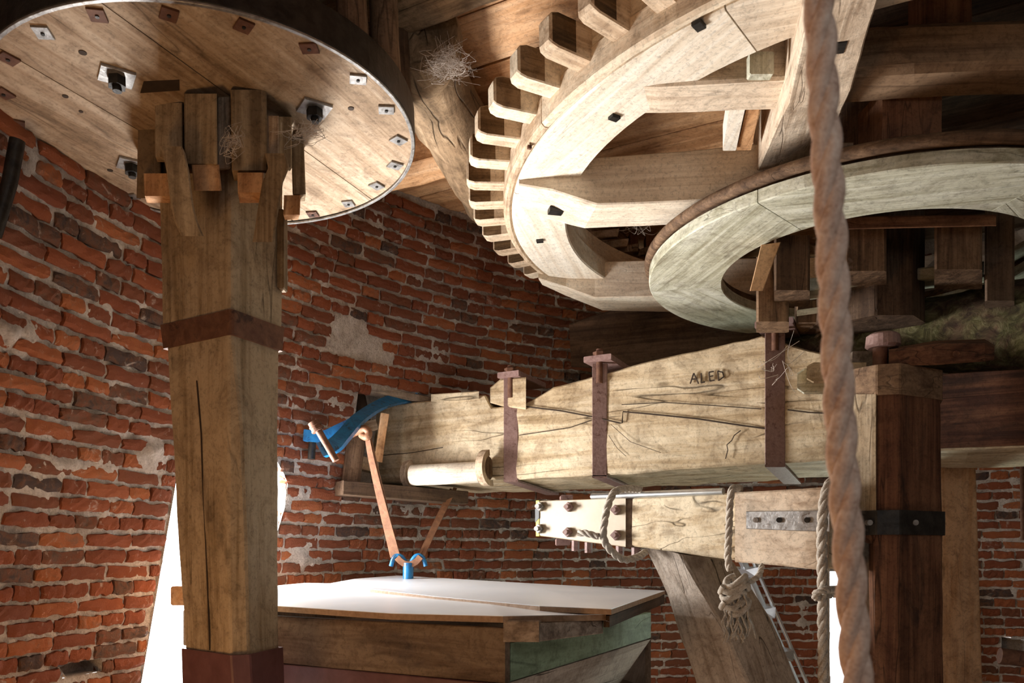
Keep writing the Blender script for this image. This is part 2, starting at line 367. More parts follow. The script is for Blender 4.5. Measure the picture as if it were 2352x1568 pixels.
# reveals of the openings
for poly, dep in ((LWIN, .16), (RWIN, .10), (POCK, .22), (HOLE, .12), (GAP, .11)):
    pts = []
    for i in range(len(poly)):
        a, b_ = poly[i], poly[(i+1) % len(poly)]
        for t in range(6): pts.append((lerp(a[0], b_[0], t/6), lerp(a[1], b_[1], t/6)))
    inn = []
    for x, y in pts:                              # ray onto the cone
        u = (x-CX)/F; vv = (YH-y)/F; Y = 4.
        for _ in range(30):
            R = R0-TAPER*vv*Y; A_ = 1+u*u; B_ = -2*(u*WC.x+WC.y); C_ = WC.length_squared-R*R
            Y = (-B_+math.sqrt(B_*B_-4*A_*C_))/(2*A_)
        inn.append(Vector((u*Y, Y, EZ+vv*Y)))
    cen = sum(inn, Vector())/len(inn); out = []
    for p in inn:
        d = Vector((p.x-WC.x, p.y-WC.y, 0)).normalized(); out.append(p+d*dep+(p-cen)*.12)
    inn2 = [p-Vector((p.x-WC.x, p.y-WC.y, 0)).normalized()*.006 for p in inn]
    k = len(inn); fs = [(i, (i+1) % k, k+(i+1) % k, k+i) for i in range(k)]
    if dep > .2 or poly is HOLE or poly is GAP: fs.append(tuple(range(k, 2*k)))
    wall.add(inn2+out, fs)
me = bpy.data.meshes.new('wall_round'); me.from_pydata(wall.v, [], wall.f); me.materials.append(MORTAR)
me.polygons.foreach_set('use_smooth', wall.sm)
wo = bpy.data.objects.new('wall_round', me); COL.objects.link(wo); wo['kind'] = 'structure'; WM[wo.name] = Matrix.Identity(4)
wo['label'] = 'round brick tower wall in red brick with thick lime joints'

def brick_geo(seed):
    r = random.Random(seed); nx, ny = 8, 4; vs = []; fs = []
    ox = [r.uniform(-.05, .03) for _ in range(ny)]; ox2 = [r.uniform(-.03, .05) for _ in range(ny)]
    oy = [r.uniform(-.10, .10) for _ in range(nx)]; oy2 = [r.uniform(-.10, .10) for _ in range(nx)]
    for lay in (0, 1):
        for j in range(ny):
            for i in range(nx):
                u = i/(nx-1); v_ = j/(ny-1)
                if lay == 0:
                    u2 = .02+.96*u; v2 = .04+.92*v_; ed = min(i, nx-1-i, 1)+min(j, ny-1-j, 1)
                    z = .5-(0 if ed == 2 else .07 if ed == 1 else .16)+r.uniform(-.05, .05)
                else:
                    if 0 < i < nx-1 and 0 < j < ny-1: continue
                    u2, v2, z = u, v_, -.5
                X = u2-.5+ox[j]*(1-u)*.6+ox2[j]*u*.6; Z = v2-.5+(oy[i]*(1-v_)+oy2[i]*v_)
                vs.append((X, z, Z))
    F0 = [(j*nx+i, j*nx+i+1, (j+1)*nx+i+1, (j+1)*nx+i) for j in range(ny-1) for i in range(nx-1)]
    ring = [(0, i) for i in range(nx)]+[(j, nx-1) for j in range(1, ny)]+[(ny-1, i) for i in range(nx-2, -1, -1)]+[(j, 0) for j in range(ny-2, 0, -1)]
    idx = {}; k = nx*ny
    for j in range(ny):
        for i in range(nx):
            if 0 < i < nx-1 and 0 < j < ny-1: continue
            idx[(j, i)] = k; k += 1
    sk = []
    for q in range(len(ring)):
        a, b_ = ring[q], ring[(q+1) % len(ring)]
        sk.append((a[0]*nx+a[1], idx[a], idx[b_], b_[0]*nx+b_[1]))
    return vs, F0+sk
GEO = [brick_geo(i) for i in range(12)]
bmesh_list = []
for i, (vs, fs) in enumerate(GEO):
    me = bpy.data.meshes.new('brick'); me.from_pydata(vs, [], fs); me.materials.append(BRICK); bmesh_list.append(me)
bricks = []
pitch = .0605; h = -.98; row = 0
while h < 1.86:
    R = R0-TAPER*h; th = TA+random.random()*.02; stret = row % 2
    wob = random.uniform(-.002, .002)
    while th < TB:
        kind = random.random()
        Lb = (.205 if kind < .72 else .11) if stret else (.105 if kind < .72 else .2)
        Lb *= random.uniform(.9, 1.05); g = random.uniform(.003, .012)
        tc_ = th+Lb/2/R; th += (Lb+g)/R
        hc = h+wob+.004*noise.noise(Vector((tc_*6, row*.3, 0)))
        p = wallp(tc_, hc, -.0150+random.uniform(-.0055, .005))
        x, y = px(p)
        if not (-260 < x < 2560 and -100 < y < 1750): continue
        hw = Lb*.5; best = None; run = None
        for q in range(13):
            o_ = lerp(-hw, hw, q/12)
            if opened(wallp(tc_+o_/R, hc)):
                run = None; continue
            run = (run[0], o_) if run else (o_, o_)
            if best is None or run[1]-run[0] > best[1]-best[0]: best = run
        if best is None or best[1]-best[0] < .035: continue
        if best[1]-best[0] < Lb*.95:
            tc_ += (best[0]+best[1])/2/R; Lb = best[1]-best[0]; p = wallp(tc_, hc, -.0135)
        if noise.noise(Vector((p.x*2.2+4, p.y*2.2, p.z*3.2))) > .47 and random.random() < .75: continue   # lime patches
        Hb = random.uniform(.043, .052)
        n_out = Vector((math.cos(tc_), math.sin(tc_), TAPER)).normalized(); tx = Vector((-math.sin(tc_), math.cos(tc_), 0))
        nrm = -n_out; up = tx.cross(nrm)*-1
        if up.z < 0: up = -up
        Rm = Matrix((-tx, nrm, up)).transposed()
        Rm = Rm @ Matrix.Rotation(random.uniform(-.02, .02), 3, 'Y') @ Matrix.Rotation(random.uniform(-.03, .03), 3, 'X')
        vis = (0 < x < 2352 and 0 < y < 1568 and not (395 < x < 645 and y > 450) and ((x-480)/500)**2+((y-250)/270)**2 > 1
               and not (x > 1380 and y < 1090) and not (x > 1225 and y < 640) and not (870 < x < 1800 and 900 < y < 1130 and y < 1110))
        size = (F/p.y)**2*Lb*abs(nrm.dot(p.normalized() if False else Vector((p.x, p.y, p.z-EZ)).normalized()))
        bricks.append((size if vis else 0, p, Rm, (Lb, .05, Hb), random.randrange(12)))
    h += pitch; row += 1
bricks.sort(key=lambda b_: -b_[0])
for sz, p, Rm, sc, g in bricks[:298]:
    o = bpy.data.objects.new('brick', bmesh_list[g]); COL.objects.link(o); o.parent = wo
    o.matrix_basis = Matrix.Translation(p) @ Rm.to_4x4() @ Matrix.Diagonal((*sc, 1))
vs, fs, tone = [], [], []
for sz, p, Rm, sc, g in bricks[298:]:
    M = np.array(Rm)*np.array(sc)[None, :]; V = np.array(GEO[g][0]) @ M.T+np.array(p); k = len(vs)
    vs += V.tolist(); fs += [tuple(i+k for i in f) for f in GEO[g][1]]; tone += [random.random()]*len(GEO[g][1])
me = bpy.data.meshes.new('bricks_joined'); me.from_pydata(vs, [], fs); me.materials.append(BRICK_S)
at = me.attributes.new('tone', 'FLOAT', 'FACE'); at.data.foreach_set('value', tone)
o = bpy.data.objects.new('bricks_joined', me); COL.objects.link(o); o.parent = wo; o['kind'] = 'stuff'

# ------------------------------------------------------------------ floor and ceiling
fl = MB(); fl.prism([(WC.x+3.7*math.cos(a), WC.y+3.7*math.sin(a), -.1) for a in [2*PI*i/40 for i in range(40)]], (0, 0, .1))
fo = fl.build('floor', W_SHADY, axis=(1, 0, 0)); fo['kind'] = 'structure'
BD = Vector((.885, -.465, 0)); BN = Vector((.465, .885, 0))      # run of the boards and main beam; across it
cz = EZ+1.86
ce = MB(); ce.prism([(WC.x+3.3*math.cos(a), WC.y+3.3*math.sin(a), cz+.05) for a in [2*PI*i/40 for i in range(40)]], (0, 0, .06))
ceo = ce.build('ceiling', W_DARK, axis=BD); ceo['kind'] = 'structure'
s_ = -.9
while s_ < 5.2:
    w = random.uniform(.24, .30); cc = s_+w/2
    c0 = WC.dot(BN.xy); d = cc-c0; half = math.sqrt(max(0, 3.12**2-d*d)); mid = WC.dot(BD.xy)
    if half > .4:
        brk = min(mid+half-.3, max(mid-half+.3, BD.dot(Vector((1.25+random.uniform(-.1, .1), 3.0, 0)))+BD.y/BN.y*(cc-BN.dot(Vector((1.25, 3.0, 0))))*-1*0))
        for e0, e1, mt in ((mid-half, brk-.002, W_PINE), (brk+.002, mid+half, W_DARK)):  # right half in dark wood: shade put into the plank colour
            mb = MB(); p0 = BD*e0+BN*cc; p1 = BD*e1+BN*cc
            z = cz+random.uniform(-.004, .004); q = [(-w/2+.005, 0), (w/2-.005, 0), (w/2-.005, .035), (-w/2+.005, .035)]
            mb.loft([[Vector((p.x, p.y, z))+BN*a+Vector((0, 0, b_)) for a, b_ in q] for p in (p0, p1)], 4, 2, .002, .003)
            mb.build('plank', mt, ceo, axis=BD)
    s_ += w
def joist(y_px, x_px, h, w, hh, t0, t1, mat, label, name='ceiling_joist', cat='beam', grp=None, amp=.012):
    p = U(x_px, y_px, h); mb = MB(); q = [(-w, 0), (0, 0), (0, hh), (-w, hh)]
    st = [p+BD*t for t in (t0, (t0+t1)/2, t1)]
    mb.loft([[s+BN*a+Vector((0, 0, b_)) for a, b_ in q] for s in st], 7, 4, amp, .03)
    return tag(mb.build(name, mat, axis=BD), label, cat, grp)
joist(92, 945, 1.66, .30, .2, -1.0, .62, W_LOG, 'light knotty ceiling joist at the top edge right of the black lantern flange')
joist(441, 925, 1.68, .16, .18, -.5, .75, W_PINE, 'orange ceiling joist seen below the round log beside the flange rim')
mb = MB(); ax = [P(950, 60, 2.5), P(1000, 200, 2.95), P(1060, 330, 3.35), P(1130, 455, 3.8)]
ax = [ax[0].lerp(ax[1], t/4) for t in range(4)]+[ax[1].lerp(ax[2], t/4) for t in range(4)]+[ax[2].lerp(ax[3], t/4) for t in range(5)]
mb.tube(ax, [.135+.015*noise.noise(Vector((i*.6, 0, 0))) for i in range(len(ax))], 24)
mb.v = [tuple(Vector(p)+Vector((noise.noise(Vector(p)*7), 0, noise.noise(Vector(p)*7+Vector((3, 0, 0)))))*.02) for p in mb.v]
tag(mb.build('round_log', W_LOG), 'thick curved log with flaking bark running under the boards behind the cogs', 'log')

# ------------------------------------------------------------------ lantern pinion with its shaft
DT = Matrix.Rotation(math.atan(-.0137), 4, 'X') @ Matrix.Rotation(-math.atan(.037), 4, 'Y')
DC = Vector((-.9275, 2.4572, EZ+1.3)); RD = .62
lp = thing('lantern_pinion', 'wooden lantern pinion with round board flange, dark staves and square oak shaft', 'gear', DC, rot=DT)
LPM = WM[lp.name]; LPI = LPM.inverted()
def on_disc(x, y, dz=0.):
    o_ = LPI @ Vector((0, 0, EZ)); d = (LPI.to_3x3() @ Vector(((x-CX)/F, 1, (YH-y)/F)))
    t = (dz-o_.z)/d.z; return o_+d*t
pa, pb = on_disc(0, 112), on_disc(300, 288); sd = (pb-pa).normalized(); sn = Vector((-sd.y, sd.x, 0))
cuts = sorted([pa.dot(sn), on_disc(685, 335).dot(sn), ])
cuts = [-RD]+[c for c in cuts if abs(c) < RD*.95]+[RD]
if len(cuts) == 3: cuts.insert(2 if cuts[1] < 0 else 1, -cuts[1]*.8)
for a, b_ in zip(cuts, cuts[1:]):
    a += .0018; b_ -= .0018; poly = []
    r = RD-.012; N_ = 26
    for i in range(N_+1):
        t = lerp(a, b_, i/N_); poly.append(sn*t+sd*math.sqrt(max(0, r*r-t*t)))
    for i in range(N_, -1, -1):
        t = lerp(a, b_, i/N_); poly.append(sn*t-sd*math.sqrt(max(0, r*r-t*t)))
    mb = MB(); mb.prism(poly, (0, 0, .06)); mb.build('flange_board', W_DISC, lp, axis=sd, local=True)
mb = MB(); mb.arc(RD-.012, RD, -.006, .095, 0, 2*PI, 96, .003); mb.build('iron_hoop', IRON_DARK, lp, axis=(1, 0, 0), local=True)
mb = MB(); mb.arc(RD-.013, RD-.002, -.010, -.004, 0, 2*PI, 96, .001); mb.build('hoop_lip', IRON_GREY, lp, axis=(1, 0, 0), local=True)
mb = MB(); mb.arc(.1, RD-.02, .061, .1, 0, 2*PI, 64); mb.build('flange_backing', W_DARK, lp, axis=sd, local=True)
for i in range(20):
    a = 2*PI*(i+.3)/20; c = Vector((math.cos(a)*(RD-.050), math.sin(a)*(RD-.050), 0))
    mb = MB(); zs = [.1, .2, .32, .45]; mb.tube([c+Vector((0, 0, z)) for z in zs], [.045, .042, .043, .046], 14); mb.build('stave', W_SHADY, lp, axis=(0, 0, 1), local=True)
mb = MB(); mb.arc(.1, RD, .45, .53, 0, 2*PI, 72); mb.build('stave_flange', W_DARK, lp, axis=(1, 0, 0), local=True)
# square washers let into the flange, each with its nail
WASH = [(223, 32), (388, 30), (560, 57), (710, 108), (822, 180), (887, 250), (915, 320), (907, 378), (865, 425), (800, 466), (718, 490), (302, 450), (200, 409), (105, 350), (37, 281), (8, 212), (18, 132), (98, 72)]
for i, (x, y) in enumerate(WASH):
    p = on_disc(x, y); a = math.atan2(p.y, p.x)+random.uniform(-.3, .3)+.5
    mb = MB(); mb.box(p+Vector((0, 0, -.003)), (.045, .040, .006), Matrix.Rotation(a, 3, 'Z'), .001)
    w_ = mb.build('washer_plate', IRON_GREY if x > 750 or random.random() < .3 else IRON_RUST, lp, local=True, axis=(math.cos(a), math.sin(a), 0))
    mb = MB(); mb.tube([p+Vector((0, 0, -.009)), p+Vector((0, 0, -.004))], .005, 8); mb.build('nail', IRON_DARK, w_, local=False, axis=(1, 0, 0)) if False else None
    n_ = MB(); n_.tube([LPM @ (p+Vector((0, 0, -.009))), LPM @ (p+Vector((0, 0, -.004)))], .005, 8); n_.build('nail', IRON_DARK, w_, axis=(1, 0, 0))
for x, y in ((268, 172), (722, 246), (303, 376)):
    p = on_disc(x, y); a = .6
    mb = MB(); mb.box(p+Vector((0, 0, -.004)), (.085, .075, .008), Matrix.Rotation(a, 3, 'Z'), .001); w_ = mb.build('bolt_plate', IRON_GREY, lp, local=True, axis=(1, 0, 0))
    n_ = MB(); n_.tube([LPM @ (p+Vector((0, 0, -.034))), LPM @ (p+Vector((0, 0, -.008)))], .024, 6, smooth=False); n_.tube([LPM @ (p+Vector((0, 0, -.046))), LPM @ (p+Vector((0, 0, -.034)))], .012, 10)
    n_.build('hexagon_nut', IRON_DARK, w_, axis=(0, 0, 1))
# open mortise in the flange beside the shaft
for (x0, y0, x1, y1) in ((330, 188, 412, 208),):
    q = [on_disc(x0, y0, -.002), on_disc(x1, y0-4, -.002), on_disc(x1, y1, -.002), on_disc(x0-8, y1+6, -.002)]
    mb = MB(); mb.prism(q, (0, 0, .0015)); mb.build('mortise', INK, lp, local=True, axis=(1, 0, 0))
for x, y, r in ((190, 122, .010), (806, 250, .009), (186, 257, .006), (253, 392, .009), (150, 222, .008), (385, 40, .004)):
    p = on_disc(x, y, -.002); mb = MB(); mb.tube([p, p+Vector((0, 0, .0018))], r, 12); mb.build('peg_hole', INK, lp, local=True, axis=(1, 0, 0))
# shaft: corner lines read at several heights
def shaft_ring(y, xl, xf1, xf2, xr, xb=505):
    z = P(0, y, 2.40).z
    def q(x, Y): return Vector(((x-CX)/F*Y, Y, z))
    return [q(xl, 2.44), q(xf1, 2.285), q(xf2, 2.285+.0004*(xf2-xf1)), q(xr, 2.47), q(xb, 2.66)]
mb = MB()
mb.loft([shaft_ring(170, 362, 524, 532, 652), shaft_ring(420, 364, 527, 535, 652), shaft_ring(740, 371, 527, 533, 648), shaft_ring(795, 382, 526, 533, 642),
         shaft_ring(1000, 394, 525, 556, 640), shaft_ring(1250, 409, 524, 566, 640), shaft_ring(1490, 427, 530, 572, 640), shaft_ring(1900, 432, 540, 580, 645)], 8, 5, .004, .006)
mb.build('shaft', W_POST, lp, axis=(0, 0, 1))
def band(y0, y1, xs0, xs1, t, mat, nm):
    mb = MB(); a0 = shaft_ring(y0, *xs0); a1 = shaft_ring(y1, *xs1)
    def grow(r): c = sum(r, Vector())/5; return [p+(p-c).normalized()*t for p in r]
    mb.loft([grow(a0), grow(a1)], 2, 4, .003, .004); return mb.build(nm, mat, lp, axis=(1, 0, 0))
band(738, 793, (371, 527, 535, 648), (378, 527, 535, 645), .008, IRON_RUST, 'iron_band')
band(1492, 1640, (427, 530, 572, 640), (432, 540, 580, 645), .014, W_MAROON, 'painted_iron_band')
mb = MB(); boxpx(mb, 637, 480, 652, 662, 2.44, .04); mb.build('side_batten', W_POST, lp, axis=(0, 0, 1))
mb = MB(); sp = []
for y, xl, x, xf in ((880, 388, 452, 526), (1000, 394, 462, 525), (1120, 401, 466, 525), (1250, 409, 473, 524), (1380, 418, 478, 527), (1488, 427, 482, 530)):
    t = (x-xl)/(xf-xl); Y = 1/lerp(1/2.44, 1/2.285, t)-.0025; z = P(0, y, 2.40).z; sp.append(Vector(((x-CX)/F*Y, Y, z)))
mb.tube(sp, .0026, 4, smooth=False); mb.build('drying_split', INK, lp, axis=(0, 0, 1))
# wedges driven around the head of the shaft
def wedge(name, x0, x1, yt, yb, Y, d, mat, cut=0, dx=0, skew=0., yt2=None):
    yt2 = yt if yt2 is None else yt2
    mb = MB(); r = [[P(x0, yt, Y), P(x1, yt2, Y+skew), P(x1, yt2, Y+skew+d), P(x0, yt, Y+d)]]
    if cut:
        r.append([P(x0+dx*.7, yb-cut, Y), P(x1+dx*.7, yb-cut, Y+skew), P(x1+dx*.7, yb-cut, Y+skew+d), P(x0+dx*.7, yb-cut, Y+d)])
        r.append([P(x0+dx+4, yb, Y+d*.55), P(x1+dx-4, yb, Y+skew+d*.55), P(x1+dx-4, yb, Y+skew+d), P(x0+dx+4, yb, Y+d)])
    else: r.append([P(x0+dx, yb, Y), P(x1+dx, yb, Y+skew), P(x1+dx, yb, Y+skew+d), P(x0+dx, yb, Y+d)])
    mb.loft(r, 3, 2, .0015, .004); return mb.build(name, mat, lp, axis=(0, 0, 1))
wedge('wedge_block', 318, 372, 262, 455, 2.40, .12, W_WEDGE, 0, -4)
wedge('wedge_block', 356, 418, 236, 372, 2.28, .10, W_WEDGE, 12, 2, -.02)
wedge('wedge_block', 423, 498, 215, 398, 2.20, .12, W_WEDGE, 22, 2, -.03)
wedge('wedge_block', 500, 530, 210, 392, 2.25, .10, W_ARM, 8)
wedge('wedge_block', 530, 612, 206, 415, 2.19, .12, W_WEDGE, 24, 4, .04)
wedge('wedge_block', 609, 640, 266, 375, 2.24, .10, W_ARM, 0, 2)
wedge('wedge_block', 640, 670, 268, 392, 2.26, .12, W_WEDGE, 8, 1, .03)
wedge('wedge_block', 668, 698, 318, 462, 2.40, .12, W_WEDGE, 16, 6, .02)
wedge('wedge_block', 440, 503, 378, 438, 2.185, .09, W_PINE, 0, 6)  # these small wedges: warm light put into the orange wood colour
wedge('wedge_block', 330, 392, 398, 466, 2.30, .10, W_PINE, 16, 4)
wedge('wedge_block', 545, 605, 396, 466, 2.19, .10, W_PINE, 24, 2)
wedge('wedge_block', 652, 690, 448, 505, 2.38, .08, W_PINE, 12, -2)
def long_wedge(pts, w, Y, d, mat):
    mb = MB(); r = []
    for i, (x, y) in enumerate(pts): r.append([P(x-w/2, y, Y), P(x+w/2, y, Y), P(x+w/2, y, Y+d), P(x-w/2, y, Y+d)])
    mb.loft(r, 2, 2, .001, .005); return mb.build('long_wedge', W_WEDGE, lp, axis=(0, 0, 1))
long_wedge([(392, 336), (400, 352), (410, 400), (418, 470), (428, 510), (442, 542)], 52, 2.125, .12, W_ARM)
long_wedge([(632, 352), (640, 385), (626, 420), (616, 480), (608, 535), (604, 556)], 48, 2.15, .10, W_ARM)

# ------------------------------------------------------------------ great spur wheel
AX = Vector((1.4996, 3.2498, 0)); WT = Matrix.Rotation(math.atan(-.0197), 4, 'X') @ Matrix.Rotation(-math.atan(.0155), 4, 'Y')
sw = thing('great_spur_wheel', 'great pale wooden spur wheel with sixty radial cogs and crossing arms overhead', 'gear', (AX.x, AX.y, EZ+1.43), rot=WT)
SWM = WM[sw.name]; SWI = SWM.inverted()
def on_wheel(x, y, dz=0.):
    o_ = SWI @ Vector((0, 0, EZ)); d = (SWI.to_3x3() @ Vector(((x-CX)/F, 1, (YH-y)/F)))
    return o_+d*((dz-o_.z)/d.z)
RI, RO = 1.272, 1.535
q0, q1 = on_wheel(1666, 5), on_wheel(1737, 117); ja = math.atan2(q1.y, q1.x)
SEG = 8
for k in range(SEG):
    a0 = ja+2*PI*k/SEG+.0016; a1 = ja+2*PI*(k+1)/SEG-.0016
    mb = MB(); mb.arc(RI, RO-.035, 0, .10, a0, a1, 16, .006); mb.build('felloe', W_PALE, sw, local=True, axis=(-math.sin((a0+a1)/2), math.cos((a0+a1)/2), 0))
    a0 += .31; a1 += .31
    mb = MB(); mb.arc(RO-.0345, RO, .004, .10, a0, a1, 16, .010); mb.build('rim_facing', W_COG, sw, local=True, axis=(-math.sin((a0+a1)/2), math.cos((a0+a1)/2), 0))
    a0 -= .2; a1 -= .2
    mb = MB(); mb.arc(RI+.02, RO-.005, .104, .20, a0, a1, 16, .004); mb.build('upper_felloe', W_PALE, sw, local=True, axis=(-math.sin((a0+a1)/2), math.cos((a0+a1)/2), 0))
cogref = math.radians(-146.4)
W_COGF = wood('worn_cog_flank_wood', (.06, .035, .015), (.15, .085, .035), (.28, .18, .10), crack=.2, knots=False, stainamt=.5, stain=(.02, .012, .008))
cmb = MB()   # one cog shape: shank end at the rim, rounded nose outside, dark worn flanks
def cog_mesh():
    L0, L1 = RO-.008, 1.685; w = .0345; hb, ht = .062, .168; c = .016
    prof = [(-w, hb), (w, hb), (w, ht), (-w, ht)]
    rings = []
    for rr, s1, dz in ((L0, 1.0, 0), (L1-.03, .97, 0), (L1-.008, .90, .007), (L1, .72, .018)):
        rings.append([(rr, a*s1, lerp(b_, (hb+ht)/2, 0)+(dz if b_ == hb else -dz)) for a, b_ in prof])
    return rings
mb = MB(); mb.loft([[Vector(p) for p in r] for r in cog_mesh()], 2, 1, 0, .004)
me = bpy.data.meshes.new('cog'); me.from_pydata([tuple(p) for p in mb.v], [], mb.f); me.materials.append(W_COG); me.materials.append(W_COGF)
import bmesh
bm = bmesh.new(); bm.from_mesh(me); bmesh.ops.recalc_face_normals(bm, faces=bm.faces)
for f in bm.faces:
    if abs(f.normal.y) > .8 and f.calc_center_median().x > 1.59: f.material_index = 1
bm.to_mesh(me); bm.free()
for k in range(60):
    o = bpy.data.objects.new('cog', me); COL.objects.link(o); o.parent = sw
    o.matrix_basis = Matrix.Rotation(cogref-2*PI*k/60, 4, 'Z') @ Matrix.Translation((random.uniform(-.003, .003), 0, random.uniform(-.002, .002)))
def arm(st, mat=W_ARM, parent=sw, n=5):
    mb = MB(); mb.loft([[fb, bb, Vector((bb.x, bb.y, EZ+ht)), Vector((fb.x, fb.y, EZ+ht))] for fb, bb, ht in st], n, 3, .003, .005)
    return mb.build('arm', mat, parent)
arm([(U(1192, 424, 1.395), U(1192, 472, 1.395), 1.44), (U(1270, 437, 1.365), U(1255, 502, 1.37), 1.46), (U(1372, 470, 1.31), U(1342, 525, 1.31), 1.49),
     (U(1560, 463, 1.31), U(1560, 516, 1.31), 1.50), (U(1728, 455, 1.31), U(1735, 510, 1.31), 1.51), (U(1960, 450, 1.31), U(1960, 505, 1.31), 1.51)], W_PALE)
arm([(U(1237, 640, 1.375), U(1246, 655, 1.38), 1.42), (U(1300, 660, 1.35), U(1300, 680, 1.35), 1.46), (U(1366, 684, 1.30), U(1385, 713, 1.30), 1.487),
     (U(1500, 681, 1.30), U(1530, 717, 1.30), 1.487), (U(2300, 670, 1.30), U(2300, 705, 1.30), 1.487)], W_PALE)
def P3(x, y, Y): return P(x, y, Y)
mb = MB()
sts = [(U(1880, -150, 1.33), U(2075, -150, 1.33)), (U(1858, 0, 1.33), U(2018, 0, 1.33)), (U(1838, 110, 1.33), U(1985, 100, 1.33)), (U(1809, 238, 1.33), U(1957, 207, 1.33)), (P(1790, 275, 2.45), P(1938, 245, 2.42)), (P(1731, 412, 3.0), P(1890, 370, 2.93)), (P(1728, 440, 3.2), P(1880, 400, 3.2))]
mb.loft([[a, b_, Vector((b_.x, b_.y, EZ+1.60)), Vector((a.x, a.y, EZ+1.60))] for a, b_ in sts], 4, 3, .003, .005)
mb.build('arm', W_ARM, sw)
mb = MB()
sts = [(U(1380, 195, 1.44), U(1400, 262, 1.44)), (U(1515, 196, 1.425), U(1515, 262, 1.425)), (U(1860, 178, 1.425), U(1860, 250, 1.425)), (U(1935, 172, 1.425), U(1935, 244, 1.425))]
mb.loft([[a, b_, Vector((b_.x, b_.y, EZ+1.57)), Vector((a.x, a.y, EZ+1.57))] for a, b_ in sts], 4, 3, .004, .008)
mb.build('arm', W_ARM, sw)
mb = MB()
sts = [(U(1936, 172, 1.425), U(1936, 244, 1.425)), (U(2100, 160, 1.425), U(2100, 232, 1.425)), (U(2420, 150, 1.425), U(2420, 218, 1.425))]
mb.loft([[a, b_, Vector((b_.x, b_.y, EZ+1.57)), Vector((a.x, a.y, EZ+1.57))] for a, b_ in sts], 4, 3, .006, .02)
mb.build('arm', W_SHADY, sw)  # right part of the same arm, darker wood painting in the shade
mb = MB(); boxpx(mb, 1722, 118, 1778, 170, 2.30, .03); mb.build('filler_block', W_RING, sw, axis=(0, 0, 1))
mb = MB(); mb.hexa([U(1676, 247, 1.44), U(1712, 247, 1.44), U(1690, 346, 1.44), U(1660, 346, 1.44)], [U(1676, 247, 1.44)+Vector((0, 0, .09)), U(1712, 247, 1.44)+Vector((0, 0, .09)), U(1690, 346, 1.44)+Vector((0, 0, .09)), U(1660, 346, 1.44)+Vector((0, 0, .09))]); mb.build('filler_block', W_PALE, sw, axis=(0, 1, 0))
mb = MB(); mb.hexa([U(1716, 245, 1.45), U(1745, 245, 1.45), U(1725, 345, 1.45), U(1692, 345, 1.45)], [p+Vector((0, 0, .1)) for p in (U(1716, 245, 1.45), U(1745, 245, 1.45), U(1725, 345, 1.45), U(1692, 345, 1.45))]); mb.build('filler_block', W_PINE, sw, axis=(0, 1, 0))
mb = MB(); boxpx(mb, 2026, 186, 2163, 326, 2.48, .17, n=5, m=5, amp=.005, chamfer=.012); mb.build('square_stub', W_RED, sw, axis=(0, 0, 1))
mb = MB(); boxpx(mb, 2125, -60, 2232, 82, 2.36, .1, n=3, m=3, amp=.003); mb.build('square_stub', W_RED, sw, axis=(0, 0, 1))
for x, y, s in ((1605, 58, .034), (1411, 270, .032), (1240, 553, .030), (1216, 338, .014)):
    p = on_wheel(x, y, -.004); a = math.atan2(p.y, p.x)
    mb = MB(); mb.box(p, (s, s*.8, .012), Matrix.Rotation(a, 3, 'Z'), .001); mb.build('iron_bolt_head', IRON_DARK if s > .02 else IRON_RUST, sw, local=True, axis=(1, 0, 0))
p = U(1276, 482, 1.358); mb = MB(); mb.box(p+Vector((0, 0, -.004)), (.055, .04, .02), Matrix.Rotation(.2, 3, 'Z'), .002); mb.build('iron_bolt_head', IRON_DARK, sw, axis=(1, 0, 0))
p = U(1928, 108, 1.33); mb = MB(); mb.box(p+Vector((0, 0, .002)), (.03, .05, .012), Matrix.Rotation(-.2, 3, 'Z'), .002); mb.build('iron_bolt_head', IRON_DARK, sw, axis=(1, 0, 0))

# upright shaft in the middle, small ring wheel below
us = thing('upright_shaft', 'dark octagonal upright shaft rising through the centre of both wheels', 'shaft', (AX.x, AX.y, EZ+1.0))
mb = MB(); mb.loft([[(AX.x+.19*math.cos(2*PI*(i+.5)/8), AX.y+.19*math.sin(2*PI*(i+.5)/8), z) for i in range(8)] for z in (EZ+.93, EZ+1.85)], 8, 2, .003, .006); mb.build('shaft_timber', W_DARK, us, axis=(0, 0, 1))
RT = Matrix.Rotation(math.atan(-.0091), 4, 'X') @ Matrix.Rotation(math.atan(.0182), 4, 'Y')
rw = thing('ring_wheel', 'greenish pale wooden ring wheel with rounded lip hanging under the spur wheel', 'wheel', (1.498, 3.265, EZ+1.16), rot=RT)
RWM = WM[rw.name]; RWI = RWM.inverted()
o_ = RWI @ Vector((0, 0, EZ))
def on_ring(x, y, dz=0.):
    d = (RWI.to_3x3() @ Vector(((x-CX)/F, 1, (YH-y)/F))); return o_+d*((dz-o_.z)/d.z)
q1 = on_ring(1790, 497); ja = math.atan2(q1.y, q1.x)
for k in range(6):
    a0 = ja+2*PI*k/6+.002; a1 = ja+2*PI*(k+1)/6-.002
    mb = MB(); mb.arc(.603, .914, 0, .045, a0, a1, 18, .004); mb.build('ring_segment', W_RING, rw, local=True, axis=(-math.sin((a0+a1)/2), math.cos((a0+a1)/2), 0))
mb = MB(); n_ = 110
for i in range(n_+1):
    a = 2*PI*i/n_
mb.tube([(.913*math.cos(2*PI*i/n_), .913*math.sin(2*PI*i/n_), .078+.002*noise.noise(Vector((i*.3, 0, 0)))) for i in range(n_+1)], .022, 10); mb.build('rounded_lip', W_SHADY, rw, local=True, axis=(1, 0, 0))
mb = MB(); mb.arc(.62, .895, .047, .08, 0, 2*PI, 90); mb.build('backing_ring', W_SHADY, rw, local=True, axis=(1, 0, 0))
